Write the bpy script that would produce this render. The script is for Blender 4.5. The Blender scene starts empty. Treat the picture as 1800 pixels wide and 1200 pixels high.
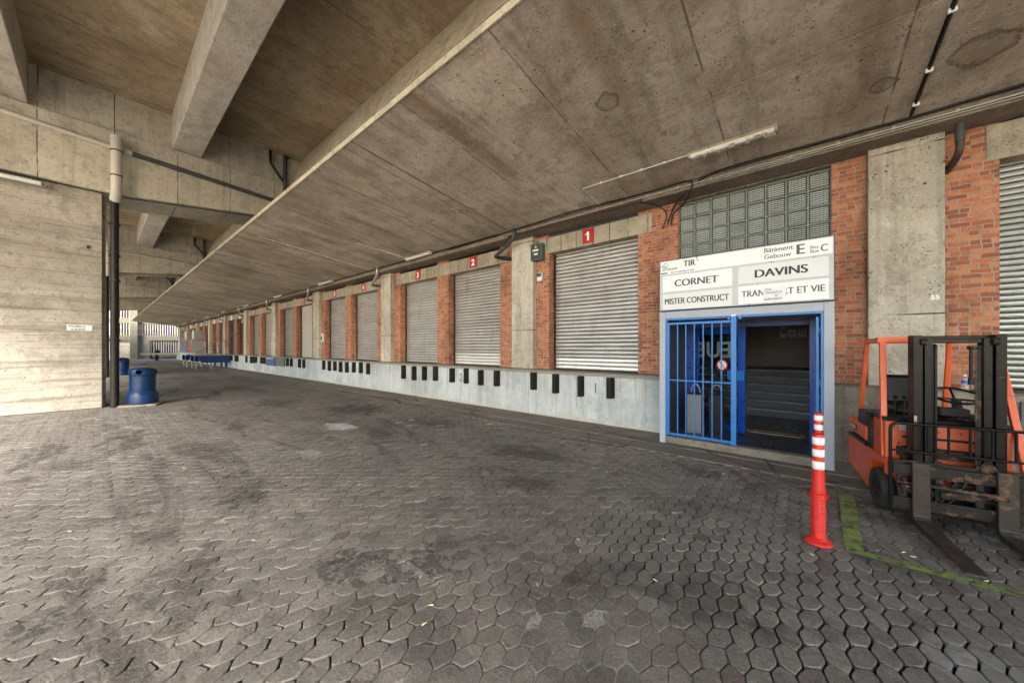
import bpy, math, random
import numpy as np
from mathutils import Vector, Matrix
R = math.radians
random.seed(7)
SC = bpy.context.scene
# ------------------------------------------------------------------ camera
cd = bpy.data.cameras.new('camera'); cam = bpy.data.objects.new('camera', cd); SC.collection.objects.link(cam)
cam.location = (0, 0, 1.7); cam.rotation_euler = (R(90), 0, R(39.94))
cd.sensor_width = 36; cd.lens = 608 / 1800 * 36; cd.shift_y = 11 / 1800; cd.clip_start = .05; cd.clip_end = 1500
SC.camera = cam
# ------------------------------------------------------------------ sky and sun
SUN_EL, SUN_AZ = R(33.5), R(138)          # azimuth of the direction towards the sun, clockwise from +Y
w = bpy.data.worlds.new('World'); SC.world = w; w.use_nodes = True
nt = w.node_tree; nt.nodes.clear()
sky = nt.nodes.new('ShaderNodeTexSky'); sky.sky_type = 'NISHITA'; sky.sun_disc = False
sky.sun_elevation = SUN_EL; sky.sun_rotation = SUN_AZ; sky.air_density = 1.2; sky.dust_density = 1.5; sky.ozone_density = 1.5
bg = nt.nodes.new('ShaderNodeBackground'); bg.inputs[1].default_value = .14
ow = nt.nodes.new('ShaderNodeOutputWorld')
nt.links.new(sky.outputs[0], bg.inputs[0]); nt.links.new(bg.outputs[0], ow.inputs[0])
sl = bpy.data.lights.new('sun', 'SUN'); sl.energy = 4.6; sl.angle = R(20); sl.color = (1, .935, .85)
so = bpy.data.objects.new('sun', sl); SC.collection.objects.link(so); so.location = (0, -20, 30)
sd = Vector((math.sin(SUN_AZ) * math.cos(SUN_EL), math.cos(SUN_AZ) * math.cos(SUN_EL), math.sin(SUN_EL)))
so.rotation_euler = sd.to_track_quat('Z', 'Y').to_euler()
SC.view_settings.view_transform = 'Standard'; SC.view_settings.look = 'None'
SC.view_settings.gamma = 1; SC.view_settings.exposure = 2.6
SC.cycles.max_bounces = 8; SC.cycles.diffuse_bounces = 5; SC.cycles.glossy_bounces = 4
SC.cycles.use_adaptive_sampling = True; SC.cycles.adaptive_threshold = .025; SC.cycles.use_denoising = True; SC.cycles.sample_clamp_indirect = 6

# ------------------------------------------------------------------ material helpers
class N:
    def __init__(s, name):
        s.m = bpy.data.materials.new(name); s.m.use_nodes = True; s.t = s.m.node_tree; s.t.nodes.clear()
        s.out = s.n('ShaderNodeOutputMaterial'); s.b = s.n('ShaderNodeBsdfPrincipled'); s.l(s.b.outputs[0], s.out.inputs[0])
        s.pos = s.n('ShaderNodeNewGeometry').outputs['Position']
    def n(s, t, **k):
        o = s.t.nodes.new(t)
        for a, v in k.items(): setattr(o, a, v)
        return o
    def l(s, a, b): s.t.links.new(a, b)
    def setin(s, sock, v):
        if isinstance(v, bpy.types.NodeSocket): s.l(v, sock)
        elif v is not None: sock.default_value = v
    def math(s, op, a, b=None, c=None, clamp=False):
        o = s.n('ShaderNodeMath', operation=op, use_clamp=clamp)
        s.setin(o.inputs[0], a); s.setin(o.inputs[1], b); s.setin(o.inputs[2], c); return o.outputs[0]
    def vmul(s, v, k):
        o = s.n('ShaderNodeVectorMath', operation='MULTIPLY'); s.setin(o.inputs[0], v); o.inputs[1].default_value = k; return o.outputs[0]
    def noise(s, vec, scale, detail=4, rough=.55, dist=0, col=False):
        o = s.n('ShaderNodeTexNoise'); s.l(vec, o.inputs['Vector'])
        o.inputs['Scale'].default_value = scale; o.inputs['Detail'].default_value = detail
        o.inputs['Roughness'].default_value = rough; o.inputs['Distortion'].default_value = dist
        return o.outputs[1] if col else o.outputs[0]
    def step(s, v, a, b):   # smooth ramp 0..1
        o = s.n('ShaderNodeMapRange', interpolation_type='SMOOTHSTEP'); s.setin(o.inputs[0], v)
        s.setin(o.inputs[1], a); s.setin(o.inputs[2], b); return o.outputs[0]
    def mix(s, f, a, b, mode='MIX'):
        o = s.n('ShaderNodeMix', data_type='RGBA', blend_type=mode); s.setin(o.inputs[0], f)
        for i, v in ((6, a), (7, b)):
            if isinstance(v, tuple) and len(v) == 3: v = v + (1,)
            s.setin(o.inputs[i], v)
        return o.outputs[2]
    def xyz(s, v=None):
        o = s.n('ShaderNodeSeparateXYZ'); s.l(v or s.pos, o.inputs[0]); return o.outputs
    def comb(s, x, y, z=0.0):
        o = s.n('ShaderNodeCombineXYZ'); s.setin(o.inputs[0], x); s.setin(o.inputs[1], y); s.setin(o.inputs[2], z); return o.outputs[0]
    def voro(s, vec, scale, feature='F1', rnd=1):
        o = s.n('ShaderNodeTexVoronoi', feature=feature); s.l(vec, o.inputs['Vector']); o.inputs['Scale'].default_value = scale
        o.inputs['Randomness'].default_value = rnd; return o.outputs
    def bump(s, h, dist, strength=1, prev=None):
        o = s.n('ShaderNodeBump'); s.setin(o.inputs['Height'], h); o.inputs['Distance'].default_value = dist
        o.inputs['Strength'].default_value = strength
        if prev: s.l(prev, o.inputs['Normal'])
        return o.outputs[0]
    def done(s, col, rough=.8, normal=None, metal=0, spec=.5):
        s.setin(s.b.inputs['Base Color'], col + (1,) if isinstance(col, tuple) else col)
        s.setin(s.b.inputs['Roughness'], rough); s.setin(s.b.inputs['Metallic'], metal)
        s.b.inputs['Specular IOR Level'].default_value = spec
        if normal: s.l(normal, s.b.inputs['Normal'])
        return s.m

def concrete(name, c1, c2, streak=.5, pits=.4, grain=None, stain=(.16, .11, .06), stains=.35, boards=None, rough=.85, white=0, seed=0, rust=None, bands=0, holes=0, patches=(), lines=.95):
    m = N(name); p = m.n('ShaderNodeVectorMath', operation='ADD'); m.l(m.pos, p.inputs[0]); p.inputs[1].default_value = (seed * 7.3, seed * 3.1, seed * 1.7)
    p = p.outputs[0]
    big = m.step(m.noise(p, .45, 5, .6), .35, .65)
    col = m.mix(big, c1, c2)
    # mottling and cement bloom
    med = m.noise(p, 2.6, 9, .68)
    col = m.mix(m.math('MULTIPLY', m.step(med, .46, .66), .55), col, tuple(x * .62 for x in c2))
    col = m.mix(m.math('MULTIPLY', m.step(m.noise(p, 1.5, 8, .7, .4), .55, .72), .45), col, tuple(min(1, x * 1.35) for x in c1))
    if streak:
        sv = m.vmul(p, (5, 5, .22)) if grain is None else m.vmul(p, grain)
        st = m.noise(sv, 1.0, 7, .62)
        col = m.mix(m.math('MULTIPLY', m.step(st, .5, .68), streak), col, tuple(x * .5 for x in c2))
        col = m.mix(m.math('MULTIPLY', m.step(m.noise(sv, 1.7, 5, .6), .58, .75), streak * .6), col, tuple(min(1, x * 1.4) for x in c1))
    if stains:
        col = m.mix(m.math('MULTIPLY', m.step(m.noise(p, .9, 8, .7, .6), .53, .7), stains), col, stain)
    if rust:
        z = m.vmul(p, rust); col = m.mix(m.math('MULTIPLY', m.step(m.noise(z, 1, 6, .6), .62, .75), .55), col, (.23, .11, .035))
    if white:
        col = m.mix(m.math('MULTIPLY', m.step(m.noise(m.vmul(p, (7, 7, .35)), 1, 5, .6), .6, .72), white), col, (.72, .68, .6))
    h = m.noise(p, 14, 8, .65)
    nrm = m.bump(h, .012, .6)
    blot = m.step(m.noise(p, 7, 8, .72, .3), .53, .66); col = m.mix(m.math('MULTIPLY', blot, .55), col, tuple(x * .45 for x in c2))
    spk = m.step(m.noise(p, 24, 6, .75), .585, .66); col = m.mix(m.math('MULTIPLY', spk, .75), col, tuple(x * .28 for x in c2))
    lgt = m.step(m.noise(p, 17, 6, .72), .57, .68); col = m.mix(m.math('MULTIPLY', lgt, .5), col, tuple(min(1, x * 1.35) for x in c1))
    if bands:   # damp brown bands running across the soffit
        bx_ = m.xyz(p)[0]; bb = m.math('ABSOLUTE', m.math('SUBTRACT', m.math('FRACT', m.math('ADD', m.math('DIVIDE', bx_, bands), m.math('MULTIPLY', m.noise(p, .7, 4), .12))), .5))
        bb = m.math('MULTIPLY', m.math('SUBTRACT', 1, m.step(bb, .0, .13)), m.step(m.noise(p, .55, 5, .6), .4, .6))
        col = m.mix(m.math('MULTIPLY', bb, .6), col, (.2, .12, .055))
        sc_ = m.step(m.noise(m.vmul(p, (2.2, .5, 1)), 5, 8, .75), .6, .68); col = m.mix(m.math('MULTIPLY', sc_, .6), col, (.1, .07, .045))
    if holes:
        hv = m.voro(m.vmul(p, (0, 1, .8)), holes)[0]; hv = m.math('ADD', hv, m.math('MULTIPLY', m.math('SUBTRACT', m.noise(p, 20, 4), .5), .05))
        ho = m.math('SUBTRACT', 1, m.step(hv, .035, .075)); col = m.mix(m.math('MULTIPLY', m.math('SUBTRACT', 1, m.step(hv, .05, .2)), .4), col, tuple(x * .5 for x in c2)); col = m.mix(ho, col, (.05, .035, .025)); nrm = m.bump(m.math('SUBTRACT', 1, ho), .03, .8, nrm)
    for sx_, sy_, sr_ in patches:
        dv = m.n('ShaderNodeVectorMath', operation='DISTANCE'); m.l(m.vmul(m.pos, (1, 1, 0)), dv.inputs[0]); dv.inputs[1].default_value = (sx_, sy_, 0)
        dd = m.math('ADD', dv.outputs['Value'], m.math('MULTIPLY', m.math('SUBTRACT', m.noise(m.pos, 4, 7, .7), .5), sr_ * 1.6))
        ins = m.math('SUBTRACT', 1, m.step(dd, sr_ * .85, sr_)); rim = m.math('MULTIPLY', ins, m.step(dd, sr_ * .6, sr_ * .85))
        col = m.mix(m.math('MULTIPLY', ins, .35), col, (.2, .15, .1)); col = m.mix(m.math('MULTIPLY', rim, .6), col, (.07, .05, .035)); nrm = m.bump(m.math('SUBTRACT', 1, ins), .02, .5, nrm)
    if pits:
        v = m.voro(p, 9)[0]; mk = m.step(m.noise(p, 1.7, 4, .6), .5, .62)
        pit = m.math('MULTIPLY', m.math('SUBTRACT', 1, m.step(m.math('ADD', v, m.math('MULTIPLY', m.math('SUBTRACT', m.noise(p, 30, 3), .5), .2)), .07, .17)), mk)
        v2 = m.voro(p, 26)[0]; pit2 = m.math('MULTIPLY', m.math('SUBTRACT', 1, m.step(v2, .09, .24)), m.step(m.noise(p, 3.1, 4, .6), .47, .58))
        pit = m.math('MAXIMUM', pit, pit2)
        col = m.mix(m.math('MULTIPLY', pit, pits * 1.7, clamp=True), col, (.05, .035, .022))
        nrm = m.bump(m.math('SUBTRACT', 1, pit), .012, .8, nrm)
    if boards:   # (axis index, spacing): shuttering board joints
        ax, sp = boards; x = m.xyz(p)[ax] if ax < 3 else m.math('ADD', m.xyz(p)[0], m.xyz(p)[1])
        wob = m.math('MULTIPLY', m.noise(p, .8, 3), .02)
        fr = m.math('ABSOLUTE', m.math('SUBTRACT', m.math('FRACT', m.math('ADD', m.math('DIVIDE', x, sp), wob)), .5))
        ln = m.math('MULTIPLY', m.step(fr, .5 - .014 / sp, .5 - .006 / sp), m.step(m.noise(p, 2.2, 4), .35, .55))
        tone = m.n('ShaderNodeTexWhiteNoise', noise_dimensions='1D'); m.l(m.math('FLOOR', m.math('ADD', m.math('DIVIDE', x, sp), m.math('ADD', wob, .0))), tone.inputs['W'])
        col = m.mix(m.math('MULTIPLY', tone.outputs[0], .22), col, tuple(x_ * .55 for x_ in c2))
        col = m.mix(m.math('MULTIPLY', ln, lines), col, (.05, .035, .022))
        nrm = m.bump(m.math('SUBTRACT', 1, ln), .006, .6, nrm)
    fine = m.noise(p, 55, 4, .7)
    col = m.mix(m.math('MULTIPLY', m.step(fine, .42, .7), .28), col, tuple(x * .5 for x in c2))
    return m.done(col, rough, nrm, spec=.3)

def brick(name, hue=0):
    m = N(name); x, y, z = m.xyz()
    wv = m.noise(m.pos, 5, 3, .5, col=True); wx, wy, wz = m.xyz(wv)
    u = m.math('ADD', m.math('ADD', x, y), m.math('MULTIPLY', m.math('SUBTRACT', wx, .5), .014))
    v = m.math('ADD', z, m.math('MULTIPLY', m.math('SUBTRACT', wy, .5), .014))
    H, L = .064, .185
    row = m.math('FLOOR', m.math('DIVIDE', v, H))
    par = m.math('MODULO', m.math('ABSOLUTE', row), 2)
    jit = m.n('ShaderNodeTexWhiteNoise', noise_dimensions='1D'); m.l(row, jit.inputs['W'])
    uu = m.math('ADD', m.math('DIVIDE', u, L), m.math('ADD', m.math('MULTIPLY', par, .5), m.math('MULTIPLY', jit.outputs[0], .22)))
    # every third brick is split into two headers
    cell = m.math('FLOOR', uu)
    wn0 = m.n('ShaderNodeTexWhiteNoise', noise_dimensions='2D'); m.l(m.comb(cell, row), wn0.inputs['Vector'])
    split = m.math('GREATER_THAN', wn0.outputs[0], .62)
    fx = m.math('SUBTRACT', uu, cell)
    half = m.math('MULTIPLY', m.math('GREATER_THAN', fx, .5), split)
    wn = m.n('ShaderNodeTexWhiteNoise', noise_dimensions='3D'); m.l(m.comb(cell, row, m.math('ADD', half, 3.3)), wn.inputs['Vector'])
    r1, r2, r3 = m.xyz(wn.outputs[1])
    dx = m.math('MINIMUM', fx, m.math('SUBTRACT', 1, fx))
    dh = m.math('ADD', m.math('ABSOLUTE', m.math('SUBTRACT', fx, .5)), m.math('MULTIPLY', m.math('SUBTRACT', 1, split), 9))
    dx = m.math('MULTIPLY', m.math('MINIMUM', dx, dh), L)
    fy = m.math('FRACT', m.math('DIVIDE', v, H)); dy = m.math('MULTIPLY', m.math('MINIMUM', fy, m.math('SUBTRACT', 1, fy)), H)
    d = m.math('MINIMUM', dx, dy)
    d = m.math('ADD', d, m.math('MULTIPLY', m.math('SUBTRACT', m.noise(m.pos, 30, 4, .6), .5), .007))
    mortar = m.math('SUBTRACT', 1, m.step(d, .0055, .0095))
    rp = m.n('ShaderNodeValToRGB'); m.l(r1, rp.inputs[0]); e = rp.color_ramp.elements
    e[0].position = 0; e[0].color = (.3, .08, .045, 1); e[1].position = 1; e[1].color = (.60, .26, .13, 1)
    for q, c in ((.3, (.44, .125, .06)), (.6, (.56, .18, .075)), (.82, (.62, .25, .13)), (.1, (.22, .07, .05))):
        n_ = e.new(q); n_.color = c + (1,)
    col = m.mix(.3, rp.outputs[0], (.4, .14, .075)); col = m.mix(m.math('MULTIPLY', m.step(m.noise(m.pos, 22, 6, .7), .4, .7), .45), col, (.22, .06, .035))
    mcol = m.mix(m.noise(m.pos, 6, 5, .6), (.22, .17, .13), (.52, .45, .36))
    smear = m.math('MULTIPLY', m.step(m.noise(m.pos, 9, 6, .7), .6, .74), .45)
    col = m.mix(smear, col, (.42, .31, .22))
    col = m.mix(mortar, col, mcol)
    soot = m.math('MULTIPLY', m.step(m.noise(m.vmul(m.pos, (1, 1, .5)), 1.6, 8, .7), .5, .68), .65)
    col = m.mix(soot, col, (.09, .045, .03))
    hb = m.math('ADD', m.math('MULTIPLY', mortar, -1), m.math('ADD', m.math('MULTIPLY', m.noise(m.pos, 40, 5, .7), .5), m.math('MULTIPLY', r2, .35)))
    return m.done(col, .85, m.bump(hb, .012, .9), spec=.25)

def painted(name, c, rough=.4, chip=0, chipc=(.25, .2, .16), dirt=.25, metal=0, scale=1, spec=.5, dirtc=(.08, .06, .05)):
    m = N(name); co = m.n('ShaderNodeTexCoord').outputs['Object']
    col = m.mix(m.math('MULTIPLY', m.step(m.noise(co, 3 * scale, 7, .65), .4, .75), dirt), c, tuple(x * .55 + y * .3 for x, y in zip(c, dirtc)))
    col = m.mix(m.math('MULTIPLY', m.step(m.noise(co, 22 * scale, 5, .7), .56, .7), dirt * .7), col, dirtc)
    nrm = m.bump(m.noise(co, 18 * scale, 4, .5), .003, .35)
    rg = m.math('ADD', rough, m.math('MULTIPLY', m.math('SUBTRACT', m.noise(co, 9 * scale, 5), .5), .3))
    if chip:
        ck = m.step(m.noise(co, 9 * scale, 8, .75, .4), .665 - chip * .22, .68 - chip * .22)
        col = m.mix(ck, col, chipc); nrm = m.bump(m.math('SUBTRACT', 1, ck), .002, .6, nrm)
    return m.done(col, rg, nrm, metal, spec)

M = {}
M['conc_pier'] = concrete('board marked pale concrete', (.5, .46, .4), (.37, .335, .28), streak=.75, grain=(.5, .3, 6.5), pits=.55, stains=.12, stain=(.3, .2, .12), boards=(2, .34), seed=1, holes=1.5, lines=.35)
M['conc_beam'] = concrete('weathered concrete beam', (.57, .53, .44), (.45, .41, .33), streak=.4, pits=.3, stains=.22, stain=(.3, .2, .09), boards=(1, 1.3), seed=2, rust=(3, 3, .3))
M['conc_girder'] = concrete('grey precast concrete', (.52, .48, .43), (.43, .39, .34), streak=.35, grain=(.6, 3, 3), pits=.12, stains=.1, seed=3)
M['conc_deck'] = concrete('brown stained concrete soffit', (.46, .385, .275), (.31, .24, .16), streak=.4, grain=(4, .7, 1), pits=.12, stains=.5, stain=(.2, .13, .07), boards=(0, 2.4), seed=4)
M['conc_canopy'] = concrete('rough canopy soffit concrete', (.64, .565, .475), (.42, .355, .28), streak=.6, grain=(3.2, .35, 1), pits=.45, stains=.5, stain=(.24, .17, .10), boards=(0, 1.78), lines=.7, seed=5, rough=.9, bands=2.4, patches=((.76, 6.13, .13), (1.5, 6.09, .26), (-2.04, 4.5, .17), (-6.2, 5.6, .12), (2.3, 4.6, .2)))
M['conc_edge'] = concrete('canopy edge concrete', (.52, .46, .35), (.42, .36, .27), streak=.3, pits=.15, stains=.15, seed=6)
M['conc_col'] = concrete('facade column concrete', (.62, .57, .485), (.44, .395, .32), streak=.55, pits=.85, stains=.25, stain=(.2, .15, .09), boards=(2, 2.35), seed=7, white=.5)
M['conc_lintel'] = concrete('lintel concrete', (.46, .41, .32), (.34, .29, .22), streak=.5, pits=.3, stains=.3, boards=(0, .43), seed=8)
M['conc_raw'] = concrete('raw dirty concrete', (.3, .27, .22), (.19, .16, .13), streak=.5, pits=.6, stains=.5, stain=(.09, .07, .055), seed=9, white=.15)
M['conc_beamdirt'] = concrete('dirty brown soffit edge', (.27, .225, .18), (.19, .15, .115), streak=.5, grain=(1, 3, 6), pits=.4, stains=.5, stain=(.08, .055, .035), seed=12)
M['conc_end'] = concrete('smooth ramp concrete', (.16, .145, .115), (.13, .118, .09), streak=.3, pits=.1, stains=.1, seed=10)
M['kerb'] = concrete('kerb concrete', (.24, .21, .17), (.17, .145, .12), streak=.2, pits=.4, stains=.4, stain=(.07, .055, .04), seed=11)
# pale blue painted dock face, peeling to bare cement at the foot
def dockpaint():
    m = N('pale blue dock paint'); x, y, z = m.xyz(); p = m.pos
    col = m.mix(m.step(m.noise(p, .8, 6, .65), .35, .68), (.52, .545, .55), (.33, .35, .355))
    col = m.mix(m.math('MULTIPLY', m.step(m.noise(m.vmul(p, (4, 4, .35)), 1, 7, .65), .52, .7), .5), col, (.62, .6, .54))
    col = m.mix(m.math('MULTIPLY', m.step(m.noise(m.vmul(p, (6, 6, .5)), 1, 8, .72), .54, .68), .65), col, (.22, .21, .195))
    zz = m.math('ADD', z, m.math('MULTIPLY', m.math('SUBTRACT', m.noise(m.vmul(p, (1, 1, .3)), 4, 6, .7), .5), .34))
    dk = m.step(m.noise(m.vmul(p, (2.5, 2.5, .3)), 1.3, 8, .7, .4), .52, .7); col = m.mix(m.math('MULTIPLY', dk, .55), col, (.27, .255, .23)); foot = m.math('SUBTRACT', 1, m.step(zz, .05, .12))
    col = m.mix(m.math('MULTIPLY', foot, .85), col, m.mix(m.noise(p, 8, 5, .7), (.62, .58, .5), (.3, .26, .22)))
    top = m.step(m.math('ADD', z, m.math('MULTIPLY', m.noise(p, 3, 4), .06)), 1.075, 1.095)
    col = m.mix(m.math('MULTIPLY', top, .8), col, (.2, .17, .13))
    v = m.voro(p, 6)[0]; pit = m.math('MULTIPLY', m.math('SUBTRACT', 1, m.step(v, .03, .09)), m.step(m.noise(p, 1.3, 4), .42, .55))
    v2 = m.voro(p, 21)[0]; pit = m.math('MAXIMUM', pit, m.math('MULTIPLY', m.math('SUBTRACT', 1, m.step(v2, .05, .14)), m.step(m.noise(p, 2.1, 4), .52, .6)))
    col = m.mix(m.math('MULTIPLY', pit, 1), col, (.03, .028, .025))
    jl = m.math('ABSOLUTE', m.math('SUBTRACT', m.math('FRACT', m.math('DIVIDE', x, 1.73)), .5)); blt = m.step(m.noise(p, 6, 8, .75), .55, .64); col = m.mix(m.math('MULTIPLY', blt, .4), col, (.24, .24, .23)); spk = m.step(m.noise(p, 26, 6, .75), .6, .66); col = m.mix(m.math('MULTIPLY', spk, .7), col, (.13, .125, .115)); jl = m.step(jl, .494, .498)
    col = m.mix(m.math('MULTIPLY', jl, .45), col, (.12, .11, .1))
    rs = m.math('MULTIPLY', m.step(m.noise(m.vmul(p, (9, 9, 1.2)), 1, 5, .6), .68, .76), .7); col = m.mix(rs, col, (.48, .36, .22))
    n1 = m.bump(m.noise(p, 12, 7, .65), .012, .5); n1 = m.bump(m.math('SUBTRACT', 1, pit), .01, .8, n1)
    return m.done(col, .7, n1, spec=.35)
M['dockpaint'] = dockpaint()
M['brick'] = brick('red brick')
# paving: colour group shared by near pavers and the far sheet
def paving(name, near):
    m = N(name); p = m.pos
    base = m.mix(m.step(m.noise(p, .5, 6, .6), .3, .7), (.165, .15, .131), (.25, .227, .197))
    if near:
        at = m.n('ShaderNodeAttribute'); at.attribute_name = 'tone'; r = at.outputs['Fac']
        base = m.mix(m.math('MULTIPLY', r, .5), base, (.09, .08, .072))
        base = m.mix(m.step(r, .93, .99), base, (.13, .1, .09)); ea = m.n('ShaderNodeAttribute'); ea.attribute_name = 'edge'; base = m.mix(m.math('MULTIPLY', m.math('MULTIPLY', m.step(ea.outputs['Fac'], .2, .95), m.step(m.noise(p, 3, 7, .7), .4, .58)), .42), base, (.34, .315, .28))
    dust = m.math('MULTIPLY', m.step(m.noise(m.vmul(p, (.5, 1, 1)), 1.1, 8, .7, .5), .5, .72), .5)
    base = m.mix(dust, base, (.38, .35, .3))
    oil = m.math('MULTIPLY', m.step(m.noise(m.vmul(p, (.32, 1.1, 1)), .8, 8, .72, .8), .53, .62), .7)
    base = m.mix(oil, base, (.055, .046, .04))
    base = m.mix(m.math('MULTIPLY', m.step(m.noise(p, 5, 8, .75), .54, .64), .45), base, (.09, .08, .07))
    sp = m.step(m.noise(p, 75 if near else 12, 6, .8), .5, .64)
    base = m.mix(m.math('MULTIPLY', sp, .45), base, (.4, .375, .335))
    base = m.mix(m.math('MULTIPLY', m.step(m.noise(p, 65, 7, .8), .53, .62), .75), base, (.05, .045, .04))
    for sx_, sy_, sr_, cc, am in ((-7.7, 3.4, .5, (.62, .62, .6), .7), (-6.2, 2.2, .25, (.5, .49, .46), .35), (.85, 3.05, .35, (.4, .39, .37), .4), (1.25, 2.7, .3, (.38, .37, .35), .4), (-9.5, 4.6, 1.3, (.05, .04, .032), .6), (-6.5, 4.9, .9, (.06, .05, .042), .5), (-12.5, 3.6, 1.2, (.05, .042, .035), .55), (-1.15, 5.35, .35, (.03, .026, .022), .5), (-3.2, 3.1, .7, (.07, .06, .05), .35), (1.15, 5.35, .75, (.02, .017, .014), .75), (.55, 6.3, .6, (.05, .04, .032), .5), (-.55, 2.6, .5, (.05, .042, .035), .45)):  # dark spot under the forklift: oil stain doubling as painted contact shadow
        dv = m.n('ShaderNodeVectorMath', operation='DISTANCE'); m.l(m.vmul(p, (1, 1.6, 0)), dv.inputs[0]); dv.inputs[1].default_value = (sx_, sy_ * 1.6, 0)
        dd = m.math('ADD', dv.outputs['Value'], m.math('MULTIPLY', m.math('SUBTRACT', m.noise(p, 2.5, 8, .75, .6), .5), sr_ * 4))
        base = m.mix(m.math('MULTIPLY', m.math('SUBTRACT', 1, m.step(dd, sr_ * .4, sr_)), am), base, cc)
    h = m.noise(p, 60, 8, .75); rgh = m.step(m.noise(p, 1.4, 5, .6), .52, .66)
    nb = m.bump(h, .014, .9)
    if near:
        h2 = m.math('MULTIPLY', m.noise(p, 130, 6, .8), rgh); nb = m.bump(h2, .02, 1, nb)
        nb = m.bump(m.noise(p, 22, 6, .7), .012, .8, nb)
    else:
        x, y, z = m.xyz(); a = m.math('ADD', m.math('DIVIDE', x, .106), m.math('MULTIPLY', m.noise(p, 8, 3), .5))
        fr = m.step(m.math('ABSOLUTE', m.math('SUBTRACT', m.math('FRACT', a), .5)), .42, .48)
        b = m.math('ADD', m.math('DIVIDE', y, .175), m.math('MULTIPLY', m.math('FLOOR', a), .5))
        fb = m.step(m.math('ABSOLUTE', m.math('SUBTRACT', m.math('FRACT', b), .5)), .44, .485)
        j = m.math('MAXIMUM', fr, fb)
        base = m.mix(m.math('MULTIPLY', j, m.math('MULTIPLY', m.noise(p, 1.2, 4), 1.0)), base, (.05, .045, .04))
        nb = m.bump(m.math('SUBTRACT', 1, j), .012, .8, nb)
    return m.done(base, .86, nb, spec=.25)
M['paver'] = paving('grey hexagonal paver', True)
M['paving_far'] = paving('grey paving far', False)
def bedmat():
    m = N('joint sand and dirt'); at = m.n('ShaderNodeAttribute'); at.attribute_name = 'fill'
    f = m.step(at.outputs['Fac'], .30, .58)
    col = m.mix(f, (.014, .011, .009), (.55, .52, .47)); col = m.mix(m.math('MULTIPLY', m.step(m.noise(m.pos, 70, 6, .75), .42, .62), .8), col, (.11, .1, .085))
    col = m.mix(m.math('SUBTRACT', 1, f), col, (.02, .017, .014))
    a2 = m.n('ShaderNodeAttribute'); a2.attribute_name = 'rub'
    g = m.mix(m.step(m.noise(m.pos, 38, 7, .8), .44, .58), (.085, .078, .07), (.27, .25, .22)); g = m.mix(m.step(m.noise(m.pos, 9, 5, .7), .45, .6), g, (.13, .12, .105))
    col = m.mix(m.step(a2.outputs['Fac'], .1, .5), col, g)
    n1 = m.bump(m.noise(m.pos, 45, 7, .8), .03, 1); return m.done(col, .95, m.bump(m.noise(m.pos, 120, 5, .7), .006, .8, n1), spec=.15)
M['bed'] = bedmat()
def stripmat():
    m = N('worn concrete gutter'); p = m.pos
    col = m.mix(m.step(m.noise(p, .9, 8, .65), .35, .68), (.17, .15, .125), (.235, .205, .17))
    col = m.mix(m.math('MULTIPLY', m.step(m.noise(m.vmul(p, (.4, 1.6, 1)), 1.3, 7, .7, .6), .52, .68), .7), col, (.075, .06, .048))
    c = m.voro(m.math('ADD', 0, 0) and p or p, .55, 'DISTANCE_TO_EDGE')[0]
    c = m.math('ADD', c, m.math('MULTIPLY', m.math('SUBTRACT', m.noise(p, 5, 6, .7), .5), .05))
    cr = m.math('SUBTRACT', 1, m.step(m.math('ABSOLUTE', c), .002, .008)); col = m.mix(m.math('MULTIPLY', cr, .8), col, (.03, .025, .02))
    n = m.bump(m.noise(p, 25, 8, .7), .01, .7); n = m.bump(m.math('SUBTRACT', 1, cr), .01, .6, n)
    return m.done(col, .85, n, spec=.3)
M['strip'] = stripmat()
def greenpaint():
    m = N('worn green ground paint'); p = m.pos
    a = m.step(m.noise(p, 7, 8, .72), .36, .62)
    col = m.mix(m.step(m.noise(p, 60, 4, .7), .4, .7), (.24, .34, .06), (.15, .2, .055)); col = m.mix(a, (.12, .125, .075), col)
    b = m.n('ShaderNodeBsdfTransparent'); mx = m.n('ShaderNodeMixShader')
    m.l(m.step(m.noise(p, 12, 8, .75), .34, .5), mx.inputs[0]); m.l(b.outputs[0], mx.inputs[1]); m.l(m.b.outputs[0], mx.inputs[2]); m.l(mx.outputs[0], m.out.inputs[0])
    return m.done(col, .7, m.bump(m.noise(p, 60, 6, .7), .006, .6))
M['green'] = greenpaint()
def shutter(name, c, c2, dark=.3, spots=0):
    m = N(name); p = m.pos
    col = m.mix(m.step(m.noise(m.vmul(p, (.5, 1, 2)), 1.6, 7, .65), .35, .7), c, c2)
    col = m.mix(m.math('MULTIPLY', m.step(m.noise(m.vmul(p, (3, 3, 1)), 1.2, 7, .65), .5, .75), dark), col, tuple(x * .5 for x in c2))
    slat = m.n('ShaderNodeTexWhiteNoise', noise_dimensions='1D'); m.l(m.math('FLOOR', m.math('DIVIDE', m.xyz()[2], .095)), slat.inputs['W'])
    col = m.mix(m.math('MULTIPLY', slat.outputs[0], .38), col, tuple(x * .62 for x in c))
    if spots: col = m.mix(m.math('MULTIPLY', m.step(m.noise(p, 8, 5, .6), .66, .7), spots), col, (.1, .07, .05))
    n = m.bump(m.noise(m.vmul(p, (1, 1, .4)), 5, 4, .6), .01, .35)
    return m.done(col, m.math('ADD', .22, m.math('MULTIPLY', m.noise(p, 7, 6, .7), .22)), n, .4)
M['shut1'] = shutter('galvanised shutter slats', (.5, .475, .455), (.38, .35, .325), .6, .45)
M['shut2'] = shutter('bright replaced shutter slats', (.85, .84, .82), (.72, .7, .67), .2)
M['shut3'] = shutter('dented spotted shutter slats', (.5, .485, .46), (.38, .36, .335), .5, .8)
M['shut4'] = shutter('pale green grey shutter slats', (.36, .375, .355), (.28, .3, .28), .4)
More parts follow.
